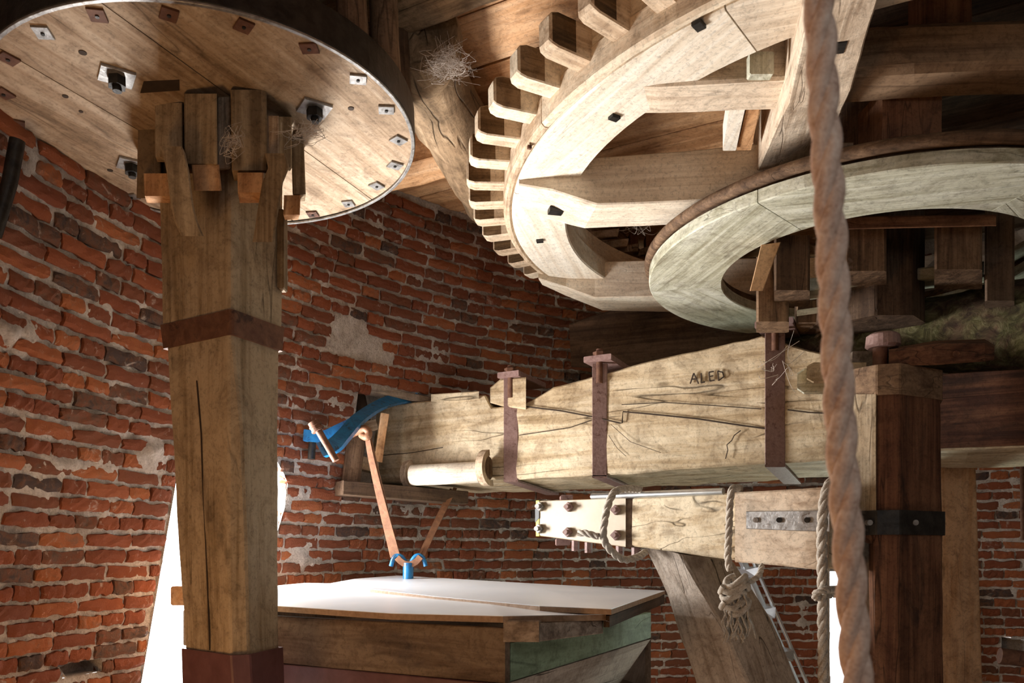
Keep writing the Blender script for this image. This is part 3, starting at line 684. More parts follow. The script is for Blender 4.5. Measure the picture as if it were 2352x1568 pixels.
def hang(x0, x1, y0, y1, Y, d, mat, nm='hanging_block', sk=0., bev=0):
    mb = MB(); b0 = [P(x0, y0, Y), P(x1, y0, Y+sk), P(x1, y0, Y+sk+d), P(x0, y0, Y+d)]
    zb = P(0, y1, Y).z
    lo = [Vector((p.x, p.y, zb)) for p in b0]; mb.loft([b0, lo], 3, 2, .001, .009); return mb.build(nm, mat, rw, axis=(0, 0, 1))
hang(1778, 1860, 540, 666, 2.98, .20, W_SHADY); hang(1737, 1812, 590, 738, 3.12, .16, W_SHADY)
hang(1940, 2036, 500, 622, 2.92, .22, W_SHADY); hang(2146, 2256, 505, 618, 2.88, .22, W_SHADY); hang(2262, 2330, 480, 690, 3.0, .2, W_DARK)
hang(1828, 1895, 690, 740, 3.3, .2, W_SHADY)
mb = MB(); mb.loft([[P(1748, 562, 2.93), P(1793, 556, 2.93), P(1793, 556, 2.96), P(1748, 562, 2.96)], [P(1722, 668, 2.93), P(1752, 668, 2.93), P(1752, 668, 2.96), P(1722, 668, 2.96)]], 3, 1, 0, .003); mb.build('hanging_batten', W_PINE, rw, axis=(0, 0, 1))
mb = MB(); mb.loft([[P(1940, 497, 2.83), P(1940, 527, 2.83), P(1940, 527, 2.92), P(1940, 497, 2.92)], [P(2288, 493, 2.80), P(2288, 519, 2.80), P(2288, 519, 2.9), P(2288, 493, 2.9)]], 4, 1, .002, .004); mb.build('cross_batten', W_RED, rw, axis=(1, 0, 0))
mb = MB(); mb.loft([[P(1850, 640, 3.05), P(1850, 668, 3.05), P(1850, 690, 3.3), P(1850, 660, 3.3)], [P(2260, 600, 3.15), P(2260, 628, 3.15), P(2260, 650, 3.45), P(2260, 620, 3.45)]], 5, 2, .003, .006); mb.build('cross_batten', W_RING, rw, axis=(1, 0, 0))
mb = MB(); mb.loft([[P(1830, 712, 2.95), P(1830, 726, 2.95), P(1830, 726, 3.1), P(1830, 712, 3.1)], [P(1915, 700, 2.95), P(1915, 714, 2.95), P(1915, 714, 3.1), P(1915, 700, 3.1)]], 2, 1, 0, .004); mb.build('cross_batten', W_RING, rw, axis=(1, 0, 0))
mb = MB(); boxpx(mb, 1885, 640, 2062, 735, 3.25, .3, chamfer=.008); tag(mb.build('bearing_box', W_DARK, axis=(1, 0, 0)), 'dark square block under the centre of the ring wheel', 'block')
mb = MB(); mb.loft([[P(2040, 700, 3.6), P(2040, 745, 3.6), P(2080, 745, 3.7), P(2080, 700, 3.7)], [P(2150, 590, 3.75), P(2150, 630, 3.75), P(2230, 630, 3.9), P(2230, 590, 3.9)]], 3, 2, .002, .005)
tag(mb.build('diagonal_brace', W_GREY), 'grey slanting brace behind the dark square block under the ring', 'brace')
mb = MB(); mb.tube([P(2322, 588, 3.3), P(2400, 545, 3.1)], .03, 14); tag(mb.build('wooden_rod', W_RING), 'short pale round rod at the right edge above the mossy log', 'rod')

# far small gear glimpsed through the spur wheel
fg = thing('small_gear', 'small gear of brown blocks seen through the spur wheel beside its lower arm', 'gear', P(1400, 540, 4.35))
for (x0, x1, y0, y1, Y) in ((1352, 1422, 532, 556, 4.15), (1378, 1444, 555, 580, 4.2), (1418, 1468, 566, 592, 4.3), (1470, 1490, 572, 596, 4.4)):
    mb = MB(); mb.loft([[P(x0, y0, Y), P(x0-6, y0+16, Y), P(x0-6, y0+22, Y+.14), P(x0, y0+8, Y+.14)], [P(x1, y0-8, Y), P(x1-4, y0+10, Y), P(x1-4, y0+16, Y+.14), P(x1, y0, Y+.14)]], 2, 1, 0, .003); mb.build('gear_block', W_GREY, fg)
for x, y in ((1456, 548), (1494, 552)):
    mb = MB(); boxpx(mb, x-10, y-14, x+10, y+28, 4.42, .08); mb.build('gear_block', W_RED, fg)
mb = MB(); mb.tube([P(1300+i*16, 520+i*i*1.0, 4.5) for i in range(13)], .09, 10); mb.build('gear_body', W_SHADY, fg)
for i, (x, y, Y) in enumerate(((1416, 335, 3.15), (1392, 372, 3.25))):
    pass
# ------------------------------------------------------------------ main beam
def Yb(x): return 3.961/(1+.5255*(x-CX)/F)
mbm = thing('bridge_beam', 'huge pale oak beam crossing the room, strapped with three iron stirrups', 'beam', P(1400, 1090, Yb(1400)))
TH = .46
def beam_ring(x, yt, yb, th=TH, dz=-.03, dzt=0.):
    a = P(x, yt, Yb(x)); b_ = P(x, yb, Yb(x)); return [a, b_, b_+BN*th+Vector((0, 0, dz)), a+BN*th+Vector((0, 0, dzt))]
mb = MB()
mb.loft([beam_ring(800, 948, 1114), beam_ring(868, 932, 1110), beam_ring(985, 918, 1106), beam_ring(1112, 906, 1101), beam_ring(1127, 934, 1101), beam_ring(1205, 925, 1099), beam_ring(1270, 888, 1096), beam_ring(1360, 864, 1091),
         beam_ring(1440, 842, 1087), beam_ring(1600, 803, 1076), beam_ring(1750, 772, 1066), beam_ring(1850, 800, 1060), beam_ring(1900, 815, 1055), beam_ring(2165, 858, 1034), beam_ring(2480, 850, 1022)], 5, 7, .010, .008)
mb.build('beam_timber', W_BEAM, mbm, axis=BD)
# dark red right end: the beam beyond the post
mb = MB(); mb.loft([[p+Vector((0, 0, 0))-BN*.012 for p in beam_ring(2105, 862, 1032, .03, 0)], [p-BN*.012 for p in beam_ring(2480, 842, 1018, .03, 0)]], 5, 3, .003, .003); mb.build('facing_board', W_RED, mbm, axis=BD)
mb = MB(); mb.loft([[P(990, 905, Yb(990)-.02), P(990, 922, Yb(990)-.02), P(990, 922, Yb(990)+.1), P(990, 905, Yb(990)+.1)], [P(1100, 898, Yb(1100)-.02), P(1100, 917, Yb(1100)-.02), P(1100, 917, Yb(1100)+.1), P(1100, 898, Yb(1100)+.1)]], 3, 1, .001, .003); mb.build('top_strip', W_BEAM, mbm, axis=BD)
mb = MB(); mb.loft([[P(1126, 890, Yb(1126)-.03), P(1126, 925, Yb(1126)-.03), P(1126, 925, Yb(1126)+.2), P(1126, 890, Yb(1126)+.2)], [P(1150, 870, Yb(1150)-.03), P(1150, 932, Yb(1150)-.03), P(1150, 932, Yb(1150)+.2), P(1150, 870, Yb(1150)+.2)],
                     [P(1208, 866, Yb(1208)-.03), P(1208, 940, Yb(1208)-.03), P(1208, 940, Yb(1208)+.2), P(1208, 866, Yb(1208)+.2)]], 2, 2, .002, .006); mb.build('packing_block', W_BEAM, mbm, axis=BD)
# joints and long splits of the beam, thin recesses set on its face
def beam_line(pts, w, nm='joint_line', mat=INK, off=.0125):
    mb = MB()
    P_ = [P(x, y, Yb(x))-BN*off for x, y in pts]
    mb.tube(P_, w, 4, smooth=False); return mb.build(nm, mat, mbm, axis=BD)
beam_line([(1190, 932), (1290, 944), (1365, 958), (1425, 972), (1431, 972), (1433, 946), (1500, 952), (1600, 962), (1700, 977), (1760, 985)], .0035)
beam_line([(1195, 1000), (1250, 992), (1310, 983), (1362, 965)], .002, 'drying_split')
beam_line([(880, 1046), (950, 1040), (1020, 1028)], .002, 'drying_split')
beam_line([(1430, 930), (1530, 925), (1640, 932), (1750, 940)], .002, 'drying_split')
beam_line([(1810, 942), (1860, 948), (1905, 950)], .003, 'drying_split')
beam_line([(1668, 1054), (1673, 1034), (1671, 1022), (1682, 1012), (1688, 1000), (1703, 989)], .0022, 'drying_split')
beam_line([(1400, 1000), (1420, 1030), (1440, 1048)], .0012, 'scratch'); beam_line([(1405, 975), (1450, 1015), (1520, 1040)], .0012, 'scratch')
# letters cut into the face: A L E D
def carve(st):
    mb = MB()
    for s in st: mb.tube([P(x, y, Yb(x))-BN*.0125 for x, y in s], .0032, 4, smooth=False)
    mb.build('carved_letters', INK, mbm, axis=BD)
carve([[(1587, 882), (1595, 858)], [(1595, 858), (1606, 882)], [(1589, 872), (1603, 871)], [(1612, 858), (1612, 880)], [(1612, 880), (1621, 878)], [(1630, 856), (1632, 876)], [(1630, 856), (1641, 854)], [(1631, 866), (1640, 864)], [(1632, 876), (1643, 874)], [(1650, 853), (1652, 875)], [(1650, 853), (1661, 856), (1664, 866), (1652, 875)]])
def stirrup(x, yt, yb, w, yplate, px0, px1):
    Yc = Yb(x)-.022; hw = w/2
    mb = MB(); mb.loft([[P(x-hw, yt, Yc), P(x+hw, yt, Yc), P(x+hw, yt, Yc)+BN*.014, P(x-hw, yt, Yc)+BN*.014], [P(x-hw, yb+4, Yc), P(x+hw, yb+4, Yc), P(x+hw, yb+4, Yc)+BN*.014, P(x-hw, yb+4, Yc)+BN*.014]], 2, 1, 0, .002)
    mb.build('iron_strap', IRON_RED, mbm, axis=(0, 0, 1))
    mb = MB(); a = P(x-hw, yb+2, Yc); b_ = P(x+hw, yb+2, Yc); e = BN*(TH+.04)+Vector((0, 0, -.034)); dn = Vector((0, 0, -.012))
    mb.loft([[a, b_, b_+dn, a+dn], [a+e, b_+e, b_+e+dn, a+e+dn]], 2, 1, 0, .002); mb.build('iron_strap', IRON_RED, mbm, axis=BN)
    mb = MB(); c = P((px0+px1)/2, yplate, Yc); c = P(x, yplate, Yc)
    hp = (px1-px0)/2/F*Yc; sx = BD*hp; t = Vector((0, 0, .028)); e = BN*.30
    mb.loft([[c-sx-BN*.03, c+sx-BN*.03, c+sx-BN*.03+t, c-sx-BN*.03+t], [c-sx*.9+e, c+sx*.9+e, c+sx*.9+e+t, c-sx*.9+e+t]], 2, 1, 0, .003); mb.build('clamp_plate', IRON_RED, mbm, axis=BN)
    mb = MB(); mb.tube([c+Vector((0, 0, -.10)), c+Vector((0, 0, .062))], .016, 12); mb.tube([c-BN*.006+Vector((0, 0, .028)), c-BN*.006+Vector((0, 0, .046))], .03, 6, smooth=False); mb.build('threaded_rod', IRON_RUST, mbm, axis=(0, 0, 1))
stirrup(1173, 868, 1099, 33, 868, 1150, 1205); stirrup(1377, 835, 1089, 34, 832, 1345, 1412); stirrup(1780, 765, 1064, 46, 752, 1737, 1822)
for x, y in ((1390, 1108), (1718, 1100)):
    c = P(x, y, 1800*.372/(YH-y)); mb = MB(); mb.tube([c+Vector((0, 0, -.012)), c+Vector((0, 0, .004))], .06, 20); mb.build('washer_disc', IRON_RUST, mbm, axis=(1, 0, 0))
# rag roller in its two cheeks
Yr = Yb(1040)-.11
rl = thing('cloth_roll', 'pale canvas roll lying between two half round wooden cheeks on the beam', 'roller', P(1030, 1090, Yr))
mb = MB(); mb.tube([P(948, 1091, Yr+.10), P(1000, 1089, Yr+.05), P(1100, 1084, Yr-.0)], .055, 24); mb.build('canvas_roll', W_PALE, rl)
def cheek(x, y, Y, r, t):
    c = P(x, y, Y); mb = MB(); n_ = 16; outer = []; inner = []
    for i in range(n_+1):
        a = PI*.55+PI*1.05*i/n_; outer.append(c+(Vector((0, 0, 1))*math.sin(a)+(-BN)*-math.cos(a))*r); 
        inner.append(c+(Vector((0, 0, 1))*math.sin(a)+(-BN)*-math.cos(a))*(r-.03))
    vs = []; dv = BD*t
    for a, b_ in zip(outer, inner): vs += [a, b_, b_+dv, a+dv]
    fs = [(i*4+j, i*4+(j+1) % 4, (i+1)*4+(j+1) % 4, (i+1)*4+j) for i in range(n_) for j in range(4)]; fs += [(3, 2, 1, 0), tuple(n_*4+j for j in range(4))]
    mb.add(vs, fs); 
    d2 = MB(); d2.tube([c+dv*.3, c+dv*.5], r-.028, 20, smooth=False); d2.v = [tuple(p) for p in d2.v]
    ob = mb.build('cheek', W_ARM, rl, axis=(0, 0, 1)); d2.build('cheek_web', W_SHADY, rl, axis=(0, 0, 1))
cheek(938, 1090, Yb(938)-.05, .078, .035); cheek(1112, 1075, Yb(1112)-.06, .092, .04)

# mossy log above the beam
mb = MB(); st = []
for i in range(22):
    t = i/21; x = lerp(1700, 2460, t); yc = lerp(835, 728, t)+4*math.sin(t*9); Y = lerp(3.62, 3.12, t); st.append(P(x, yc, Y))
mb.tube(st, [lerp(.06, .185, min(1, i/16)) for i in range(22)], 32)
mb.v = [tuple(Vector(p)+Vector((0, noise.noise(Vector(p)*8)*.02, noise.noise(Vector(p)*10+Vector((3, 0, 0)))*.02+noise.noise(Vector(p)*34)*.007)) ) for p in mb.v]
tag(mb.build('mossy_log', MOSS), 'mossy bark covered log lying on top of the big beam at right', 'log')

# dark boards behind wheel and beam
mb = MB(); mb.loft([[P(1307, 744, 4.42), P(1312, 842, 4.42), P(1312, 842, 4.55), P(1307, 744, 4.55)], [P(1560, 660, 4.25), P(1560, 860, 4.25), P(1560, 860, 4.38), P(1560, 660, 4.38)], [P(1850, 620, 4.05), P(1850, 860, 4.05), P(1850, 860, 4.18), P(1850, 620, 4.18)]], 5, 4, .004, .006)
tag(mb.build('dark_wall_board', W_DARK), 'dark smoked board standing behind the beam at the brick wall', 'board')

# ------------------------------------------------------------------ beam pocket in the wall
pk = thing('pocket_frame', 'brown wooden frame around the wall pocket at the far end of the beam', 'frame', P(920, 1125, 4.15))
def bar(pa, pb, w, d, mat, nm, parent, up=None, amp=.001):
    a, b_ = Vector(pa), Vector(pb); t = (b_-a).normalized(); u = (up or Vector((0, 0, 1))); s = t.cross(u).normalized(); u = s.cross(t)
    mb = MB(); mb.loft([[c-s*d/2-u*w/2, c+s*d/2-u*w/2, c+s*d/2+u*w/2, c-s*d/2+u*w/2] for c in (a, b_)], 4, 1, amp, .003)
    return mb.build(nm, mat, parent, axis=t)
bar(P(778, 1121, 3.92), P(1062, 1144, 4.34), .07, .12, W_DARK, 'sill', pk)
bar(P(802, 1118, 4.00), P(818, 985, 4.02), .09, .08, W_SHADY, 'jamb', pk, up=Vector((1, .5, 0)))
bar(P(868, 1060, 4.02), P(884, 950, 4.02), .04, .03, W_PINE, 'stay', pk, up=Vector((1, .4, 0)))
bar(P(822, 1062, 4.1), P(862, 1072, 4.2), .07, .05, W_ARM, 'block', pk)
bar(P(822, 985, 4.15), P(862, 975, 4.2), .06, .05, W_ARM, 'block', pk)
bar(P(800, 886, 4.02), P(1000, 925, 4.38), .04, .07, W_GREY, 'lintel', pk)
bar(P(820, 893, 4.18), P(840, 985, 4.18), .06, .05, W_DARK, 'jamb', pk, up=Vector((1, .5, 0)))

# blue stone crane arm with pins, leather strap, blue hook
SQ = [(-1, -.42), (1, -.42), (1, .42), (-1, .42)]
bc = thing('blue_crane_fork', 'blue painted curved iron fork jutting from behind the beam end', 'iron fork', P(860, 950, 3.85))
def smooth_path(pts, n=6):
    out = []
    for i in range(len(pts)-1):
        p0 = pts[max(i-1, 0)]; p1 = pts[i]; p2 = pts[i+1]; p3 = pts[min(i+2, len(pts)-1)]
        for t in range(n):
            t /= n; out.append(.5*((2*p1)+(p2-p0)*t+(2*p0-5*p1+4*p2-p3)*t*t+(3*p1-p0-3*p2+p3)*t*t*t))
    out.append(pts[-1]); return out
def flat(pts, w, th, mat, nm, parent):
    path = smooth_path([Vector(p) for p in pts]); vs = []; k = len(path); side = Vector((.1, 1, 0)).normalized()
    for i, p in enumerate(path):
        t = (path[min(i+1, k-1)]-path[max(i-1, 0)]).normalized(); u = side.cross(t).normalized()
        ww = w[0]+(w[1]-w[0])*i/(k-1) if isinstance(w, tuple) else w
        vs += [p-u*ww/2-side*th/2, p+u*ww/2-side*th/2, p+u*ww/2+side*th/2, p-u*ww/2+side*th/2]
    fs = [(i*4+j, i*4+(j+1) % 4, (i+1)*4+(j+1) % 4, (i+1)*4+j) for i in range(k-1) for j in range(4)]+[(3, 2, 1, 0), tuple((k-1)*4+j for j in range(4))]
    mb = MB(); mb.add(vs, fs); return mb.build(nm, mat, parent)
flat([P(1010, 908, 4.40), P(945, 911, 4.30), P(885, 925, 4.08), P(830, 957, 3.82), P(790, 1000, 3.66), P(768, 1022, 3.61), P(738, 1034, 3.57)], (.06, .07), .045, BLUE, 'fork_arm', bc)
flat([P(812, 972, 3.84), P(780, 988, 3.80), P(745, 1003, 3.78), P(700, 1000, 3.76)], .055, .04, BLUE, 'fork_arm', bc)
mb = MB(); mb.tube([P(722, 972, 3.55), P(772, 1058, 3.55)], .016, 12); mb.tube([P(720, 969, 3.55), P(731, 990, 3.55)], .027, 14); mb.tube([P(724, 976, 3.55), P(726, 979, 3.55)], .031, 14); mb.tube([P(729, 985, 3.55), P(731, 988, 3.55)], .031, 14); mb.build('screw_pin', IRON_RUST, bc)
mb = MB(); mb.tube([P(718, 1005, 3.77), P(715, 1054, 3.77)], .018, 12); mb.build('screw_pin', IRON_DARK, bc)
ls = thing('leather_strap', 'long brown leather strap knotted on the blue fork and hanging to the hook', 'strap', P(905, 1270, 3.85))
flat([P(842, 992, 3.78), P(850, 1040, 3.8), P(868, 1120, 3.82), P(888, 1200, 3.84), P(908, 1278, 3.85)], (.02, .05), .008, LEATHER, 'strap_length', ls)
flat([P(848, 1000, 3.8), P(866, 1080, 3.82), P(893, 1190, 3.85), P(914, 1276, 3.86)], .018, .006, LEATHER, 'strap_length', ls)
flat([P(1046, 1120, 4.3), P(1010, 1190, 4.1), P(968, 1276, 3.88)], (.02, .032), .008, LEATHER, 'strap_length', ls)
flat([P(1036, 1122, 4.3), P(1000, 1195, 4.1), P(964, 1272, 3.88)], .012, .006, LEATHER, 'strap_length', ls)
mb = MB(); mb.tube(smooth_path([P(800, 1000, 3.78), P(822, 990, 3.77), P(838, 984, 3.76), P(847, 994, 3.76), P(842, 1004, 3.76), P(830, 998, 3.78)]), .018, 10); mb.build('knot', LEATHER, ls)
hk = thing('blue_hook', 'blue iron ring hook standing above the white lid boards under the straps', 'hook', P(938, 1325, 3.8))
for s in (-1, 1):
    mb = MB(); mb.tube(smooth_path([P(938+s*6, 1290, 3.85), P(938+s*18, 1276, 3.85), P(938+s*32, 1278, 3.85), P(938+s*40, 1300, 3.85)]), .011, 10); mb.build('horn', BLUE, hk)
mb = MB(); mb.tube([P(938, 1292, 3.85), P(937, 1345, 3.85)], .026, 14); mb.build('stem', BLUE, hk)
flat([P(912, 1280, 3.84), P(925, 1292, 3.84), P(940, 1296, 3.84), P(955, 1290, 3.84), P(966, 1278, 3.84)], .03, .012, LEATHER, 'leather_sling', hk)

# ------------------------------------------------------------------ lower lever beam
def Yl(x): return 1/(lerp(1/3.72, 1/2.80, (x-1235)/(1890-1235)))
lb = thing('lever_beam', 'short pale lever beam with bolted end box below the big beam', 'beam', P(1560, 1270, Yl(1560)))
def lring(x, yt, yb, d=.2, o=0.):
    Y = Yl(x)-o; return [P(x, yt, Y), P(x, yb, Y), P(x, yb, Y)+BN*d, P(x, yt, Y)+BN*d]
mb = MB(); mb.loft([lring(1440, 1143, 1252), lring(1570, 1137, 1270), lring(1695, 1130, 1287), lring(1960, 1118, 1310)], 5, 4, .003, .006); mb.build('lever_timber', W_BEAM, lb, axis=BD)
mb = MB(); mb.loft([lring(1236, 1150, 1230, .22, .02), lring(1350, 1146, 1245, .22, .02), lring(1437, 1143, 1256, .22, .02)], 3, 2, .0005, .003); mb.build('end_box', BEIGE, lb, axis=BD)
mb = MB(); mb.loft([lring(1437, 1143, 1256, .2, .018), lring(1470, 1141, 1258, .2, -.02)], 1, 1, 0, .002); mb.build('end_box_edge', W_DARK, lb, axis=BD)
mb = MB(); mb.loft([lring(1231, 1149, 1231, .23, .02), lring(1238, 1149, 1231, .23, .024)], 1, 1, 0, .001); mb.build('yellow_tape', YELLOW, lb, axis=(0, 0, 1))
mb = MB(); mb.loft([lring(1229, 1168, 1200, .23, .022), lring(1238, 1160, 1190, .23, .027)], 1, 1, 0, .001); mb.build('black_tape', BLACKTAPE, lb, axis=(0, 0, 1))
for x, y in ((1242, 1163), (1308, 1164), (1416, 1171), (1240, 1214), (1306, 1222), (1416, 1229)):
    Y = Yl(x)-.028; c = P(x, y, Y); mb = MB(); mb.tube([c+BN*.01, c-BN*.022], .022, 4, smooth=False); mb.tube([c-BN*.02, c-BN*.042], .011, 10); mb.build('square_nut', IRON_RED if x > 1300 else IRON_GREY, lb, axis=BN)
for x, y in ((1322, 1256), (1352, 1260), (1424, 1266), (1460, 1268)):
    c = P(x, y, Yl(x)+.03); mb = MB(); mb.tube([c+Vector((0, 0, .03)), c+Vector((0, 0, -.018))], .018, 6, smooth=False); mb.build('bottom_nut', IRON_RED, lb, axis=(0, 0, 1))
for x0, x1, y0, y1 in ((1288, 1316, 1136, 1149), (1278, 1310, 1236, 1252)):
    mb = MB(); boxpx(mb, x0, y0, x1, y1, Yl(x0)-.02, .1); mb.build('clip_plate', IRON_RED, lb)
mb = MB(); mb.loft([lring(1688, 1130, 1290, .06, .07), lring(1900, 1118, 1310, .06, .07)], 4, 4, .003, .006); mb.build('cheek_block', W_ARM, lb, axis=BD)
mb = MB(); mb.loft([lring(1714, 1174, 1214, .012, .085), lring(1905, 1172, 1221, .012, .085)], 2, 1, .001, .002); mb.build('iron_strap', IRON_GREY, lb, axis=BD)
for x in (1736, 1790, 1854):
    c = P(x, 1194, Yl(x)-.086); mb = MB(); mb.tube([c, c-BN*.008], .010, 10); mb.build('strap_bolt', IRON_DARK if x != 1736 else IRON_GREY, lb, axis=BN)
mb = MB(); mb.tube([P(1360, 1140, Yl(1360)-.02), P(1662, 1128, Yl(1662)-.02)], .014, 12); tag(mb.build('metal_tube', ZINC), 'thin shiny galvanised tube lying along the top of the lever beam', 'pipe')
# brace
mb = MB(); mb.loft([[P(1474, 1248, 3.42), P(1562, 1272, 3.32), P(1690, 1292, 3.45), P(1600, 1262, 3.6)], [P(1527, 1360, 3.44), P(1650, 1420, 3.33), P(1772, 1420, 3.5), P(1660, 1360, 3.62)],
                    [P(1596, 1568, 3.44), P(1720, 1568, 3.34), P(1836, 1568, 3.5), P(1720, 1568, 3.62)], [P(1690, 1850, 3.44), P(1810, 1850, 3.34), P(1930, 1850, 3.5), P(1810, 1850, 3.62)]], 6, 4, .006, .010)
tag(mb.build('slanting_brace', W_GREY, axis=(.3, 0, -1)), 'thick cracked slanting brace under the lever beam beside the lid corner', 'brace')
# ladder
ld = thing('aluminium_ladder', 'aluminium step ladder leaning behind the slanting brace', 'ladder', P(1840, 1620, 3.75))
bar(P(1700, 1275, 3.8), P(1850, 1620, 3.8), .03, .05, ALU, 'ladder_rail', ld); bar(P(1722, 1270, 3.72), P(1872, 1610, 3.72), .012, .03, ALU, 'ladder_rail', ld)
for x, y in ((1728, 1312), (1766, 1404), (1808, 1503)):
    a = P(x-16, y-4, 3.7); b_ = P(x+16, y-10, 3.62); c = P(x+14, y+16, 3.62); mb = MB(); mb.loft([[a, b_, c, P(x-4, y+14, 3.7)], [p+Vector((0, .16, 0)) for p in (a, b_, c, P(x-4, y+14, 3.7))]], 1, 1, 0, .002); mb.build('tread', ALU, ld, axis=(0, 1, 0))

# ------------------------------------------------------------------ right post
rp = thing('square_post', 'heavy square post with iron collar and iron belt at right', 'post', P(2070, 1568, 2.8))
def pring(y, xl, xf, xm, xr):
    z = P(0, y, 2.72).z
    def q(x, Y): return Vector(((x-CX)/F*Y, Y, z))
    return [q(xl, 2.82), q(xf, 2.72), q(xm, 2.70), q(xr, 2.80), q(xr-10, 3.0), q(xl, 3.0)]
mb = MB(); mb.loft([pring(850, 1935, 2015, 2066, 2160), pring(1000, 1935, 2016, 2067, 2161), pring(1225, 1950, 2012, 2066, 2164), pring(1248, 1996, 2006, 2064, 2164), pring(1568, 1998, 2006, 2064, 2166), pring(2000, 2000, 2008, 2064, 2170)], 7, 5, .003, .005); mb.build('post_timber', W_RED, rp, axis=(0, 0, 1))
mb = MB(); mb.loft([[P(1936, 905, 2.806), P(2013, 905, 2.713), P(2013, 905, 2.72), P(1936, 905, 2.82)], [P(1936, 1228, 2.806), P(2013, 1228, 2.713), P(2013, 1228, 2.72), P(1936, 1228, 2.82)]], 5, 3, .001, .002); mb.build('side_board', W_POST, rp, axis=(0, 0, 1))
def pband(y0, y1, t, mat, nm, xs):
    def g(y): r = pring(y, *xs); c = sum(r, Vector())/6; return [p+(p-c).normalized()*t for p in r]
    mb = MB(); mb.loft([g(y0), g(y1)], 2, 3, .001, .004); return mb.build(nm, mat, rp, axis=(1, 0, 0))
pband(838, 908, .008, W_SHADY, 'collar', (1935, 2015, 2066, 2160)); bd_ = pband(1172, 1228, .016, IRON_DARK, 'iron_belt', (1935, 2015, 2066, 2160))
for x, Yd in ((1995, 2.715), (2100, 2.72)):
    c = P(x, 1200, Yd); mb = MB(); mb.tube([c+Vector((0, .01, 0)), c-Vector((0, .012, 0))], .010, 10); mb.build('belt_bolt', IRON_GREY, rp, axis=(0, 1, 0))
mb = MB(); mb.loft([[P(1973, 1240, 2.86), P(1998, 1240, 2.86), P(1998, 1240, 2.95), P(1973, 1240, 2.95)], [P(1978, 1700, 2.86), P(2004, 1700, 2.86), P(2004, 1700, 2.95), P(1978, 1700, 2.95)]], 5, 1, .002, .004); mb.build('edge_batten', W_GREY, rp, axis=(0, 0, 1))
bt = thing('headed_bolt', 'rusty round headed bolt standing on the post collar', 'bolt', P(2025, 845, 2.8))
mb = MB(); mb.tube([P(2022, 846, 2.82), P(2022, 795, 2.82)], .026, 16); mb.build('bolt_shank', IRON_RUST, bt); mb = MB(); mb.tube([P(2028, 800, 2.82), P(2028, 795, 2.82), P(2028, 772, 2.82), P(2028, 767, 2.82)], [.05, .06, .056, .045], 22, smooth=False); mb.build('bolt_head', IRON_RED, bt)
mb = MB(); mb.loft([[P(2042, 803, 2.72), P(2042, 840, 2.72), P(2042, 840, 2.92), P(2042, 800, 2.92)], [P(2150, 790, 2.7), P(2150, 838, 2.7), P(2150, 838, 2.9), P(2150, 782, 2.9)], [P(2262, 786, 2.7), P(2262, 830, 2.7), P(2262, 828, 2.9), P(2262, 778, 2.9)], [P(2284, 798, 2.72), P(2284, 826, 2.72), P(2284, 826, 2.86), P(2284, 792, 2.86)]], 4, 2, .002, .008)
tag(mb.build('wooden_key', W_RED), 'red brown wooden key with a peg lying right of the headed bolt', 'block')
mb = MB(); mb.tube([P(2196, 812, 2.69), P(2196, 812, 2.715)], .011, 12); o = mb.build('peg', W_RED); tag(o, 'small round peg end in the red brown wooden key', 'peg')
for (x0, x1, y0, y1, Y, lab) in ((1831, 1990, 846, 905, 2.92, 'lower pale green pointed timber end left of the post collar'), (1853, 1990, 832, 880, 2.84, 'upper pale yellow chamfered timber end on the greenish one left of the post')):
    mb = MB(); st = [(x0, .32), (x0+16, .5), (x1, .5)]
    yc = (y0+y1)/2; mb.loft([[P(x, yc-(y1-y0)*k, Y), P(x, yc+(y1-y0)*k, Y), P(x, yc+(y1-y0)*k, Y+.1), P(x, yc-(y1-y0)*k, Y+.1)] for x, k in st], 3, 2, .001, .006)
    tag(mb.build('timber_end', W_RING if y0 > 840 else W_BEAM, axis=(1, 0, 0)), lab, 'block')
mb = MB(); boxpx(mb, 1958, 806, 2012, 848, 2.95, .1); tag(mb.build('timber_end', W_GREY), 'grey packing block behind the front rope left of the headed bolt', 'block')

# vertical plank, edge strip and pipe before the right wall
mb = MB(); mb.loft([[P(2120, 1060, 3.45), P(2240, 1060, 3.45), P(2240, 1060, 3.52), P(2120, 1060, 3.52)], [P(2130, 1568, 3.45), P(2256, 1568, 3.45), P(2256, 1568, 3.52), P(2130, 1568, 3.52)], [P(2140, 1900, 3.45), P(2268, 1900, 3.45), P(2268, 1900, 3.52), P(2140, 1900, 3.52)]], 6, 3, .002, .004)
tag(mb.build('upright_plank', W_PINE, axis=(0, 0, 1)), 'upright orange brown plank between the square post and the bricks', 'plank')
mb = MB(); mb.tube([P(2348, 1070, 4.3), P(2350, 1240, 4.3)], .012, 10); tag(mb.build('thin_pipe', IRON_RUST), 'thin vertical pipe at the right edge against the bricks', 'pipe')
mb = MB(); mb.tube([P(2296, 1505, 4.45), P(2400, 1520, 4.4)], .045, 16); tag(mb.build('stub_pipe', IRON_RUST), 'rusty pipe in the hole low in the bricks at right', 'pipe')
mb = MB(); mb.tube([P(40, 322, 2.28), P(22, 420, 2.28), P(-14, 540, 2.28)], .021, 14); tag(mb.build('slanting_pipe', IRON_DARK), 'dark slanting pipe under the flange at the left edge', 'pipe')

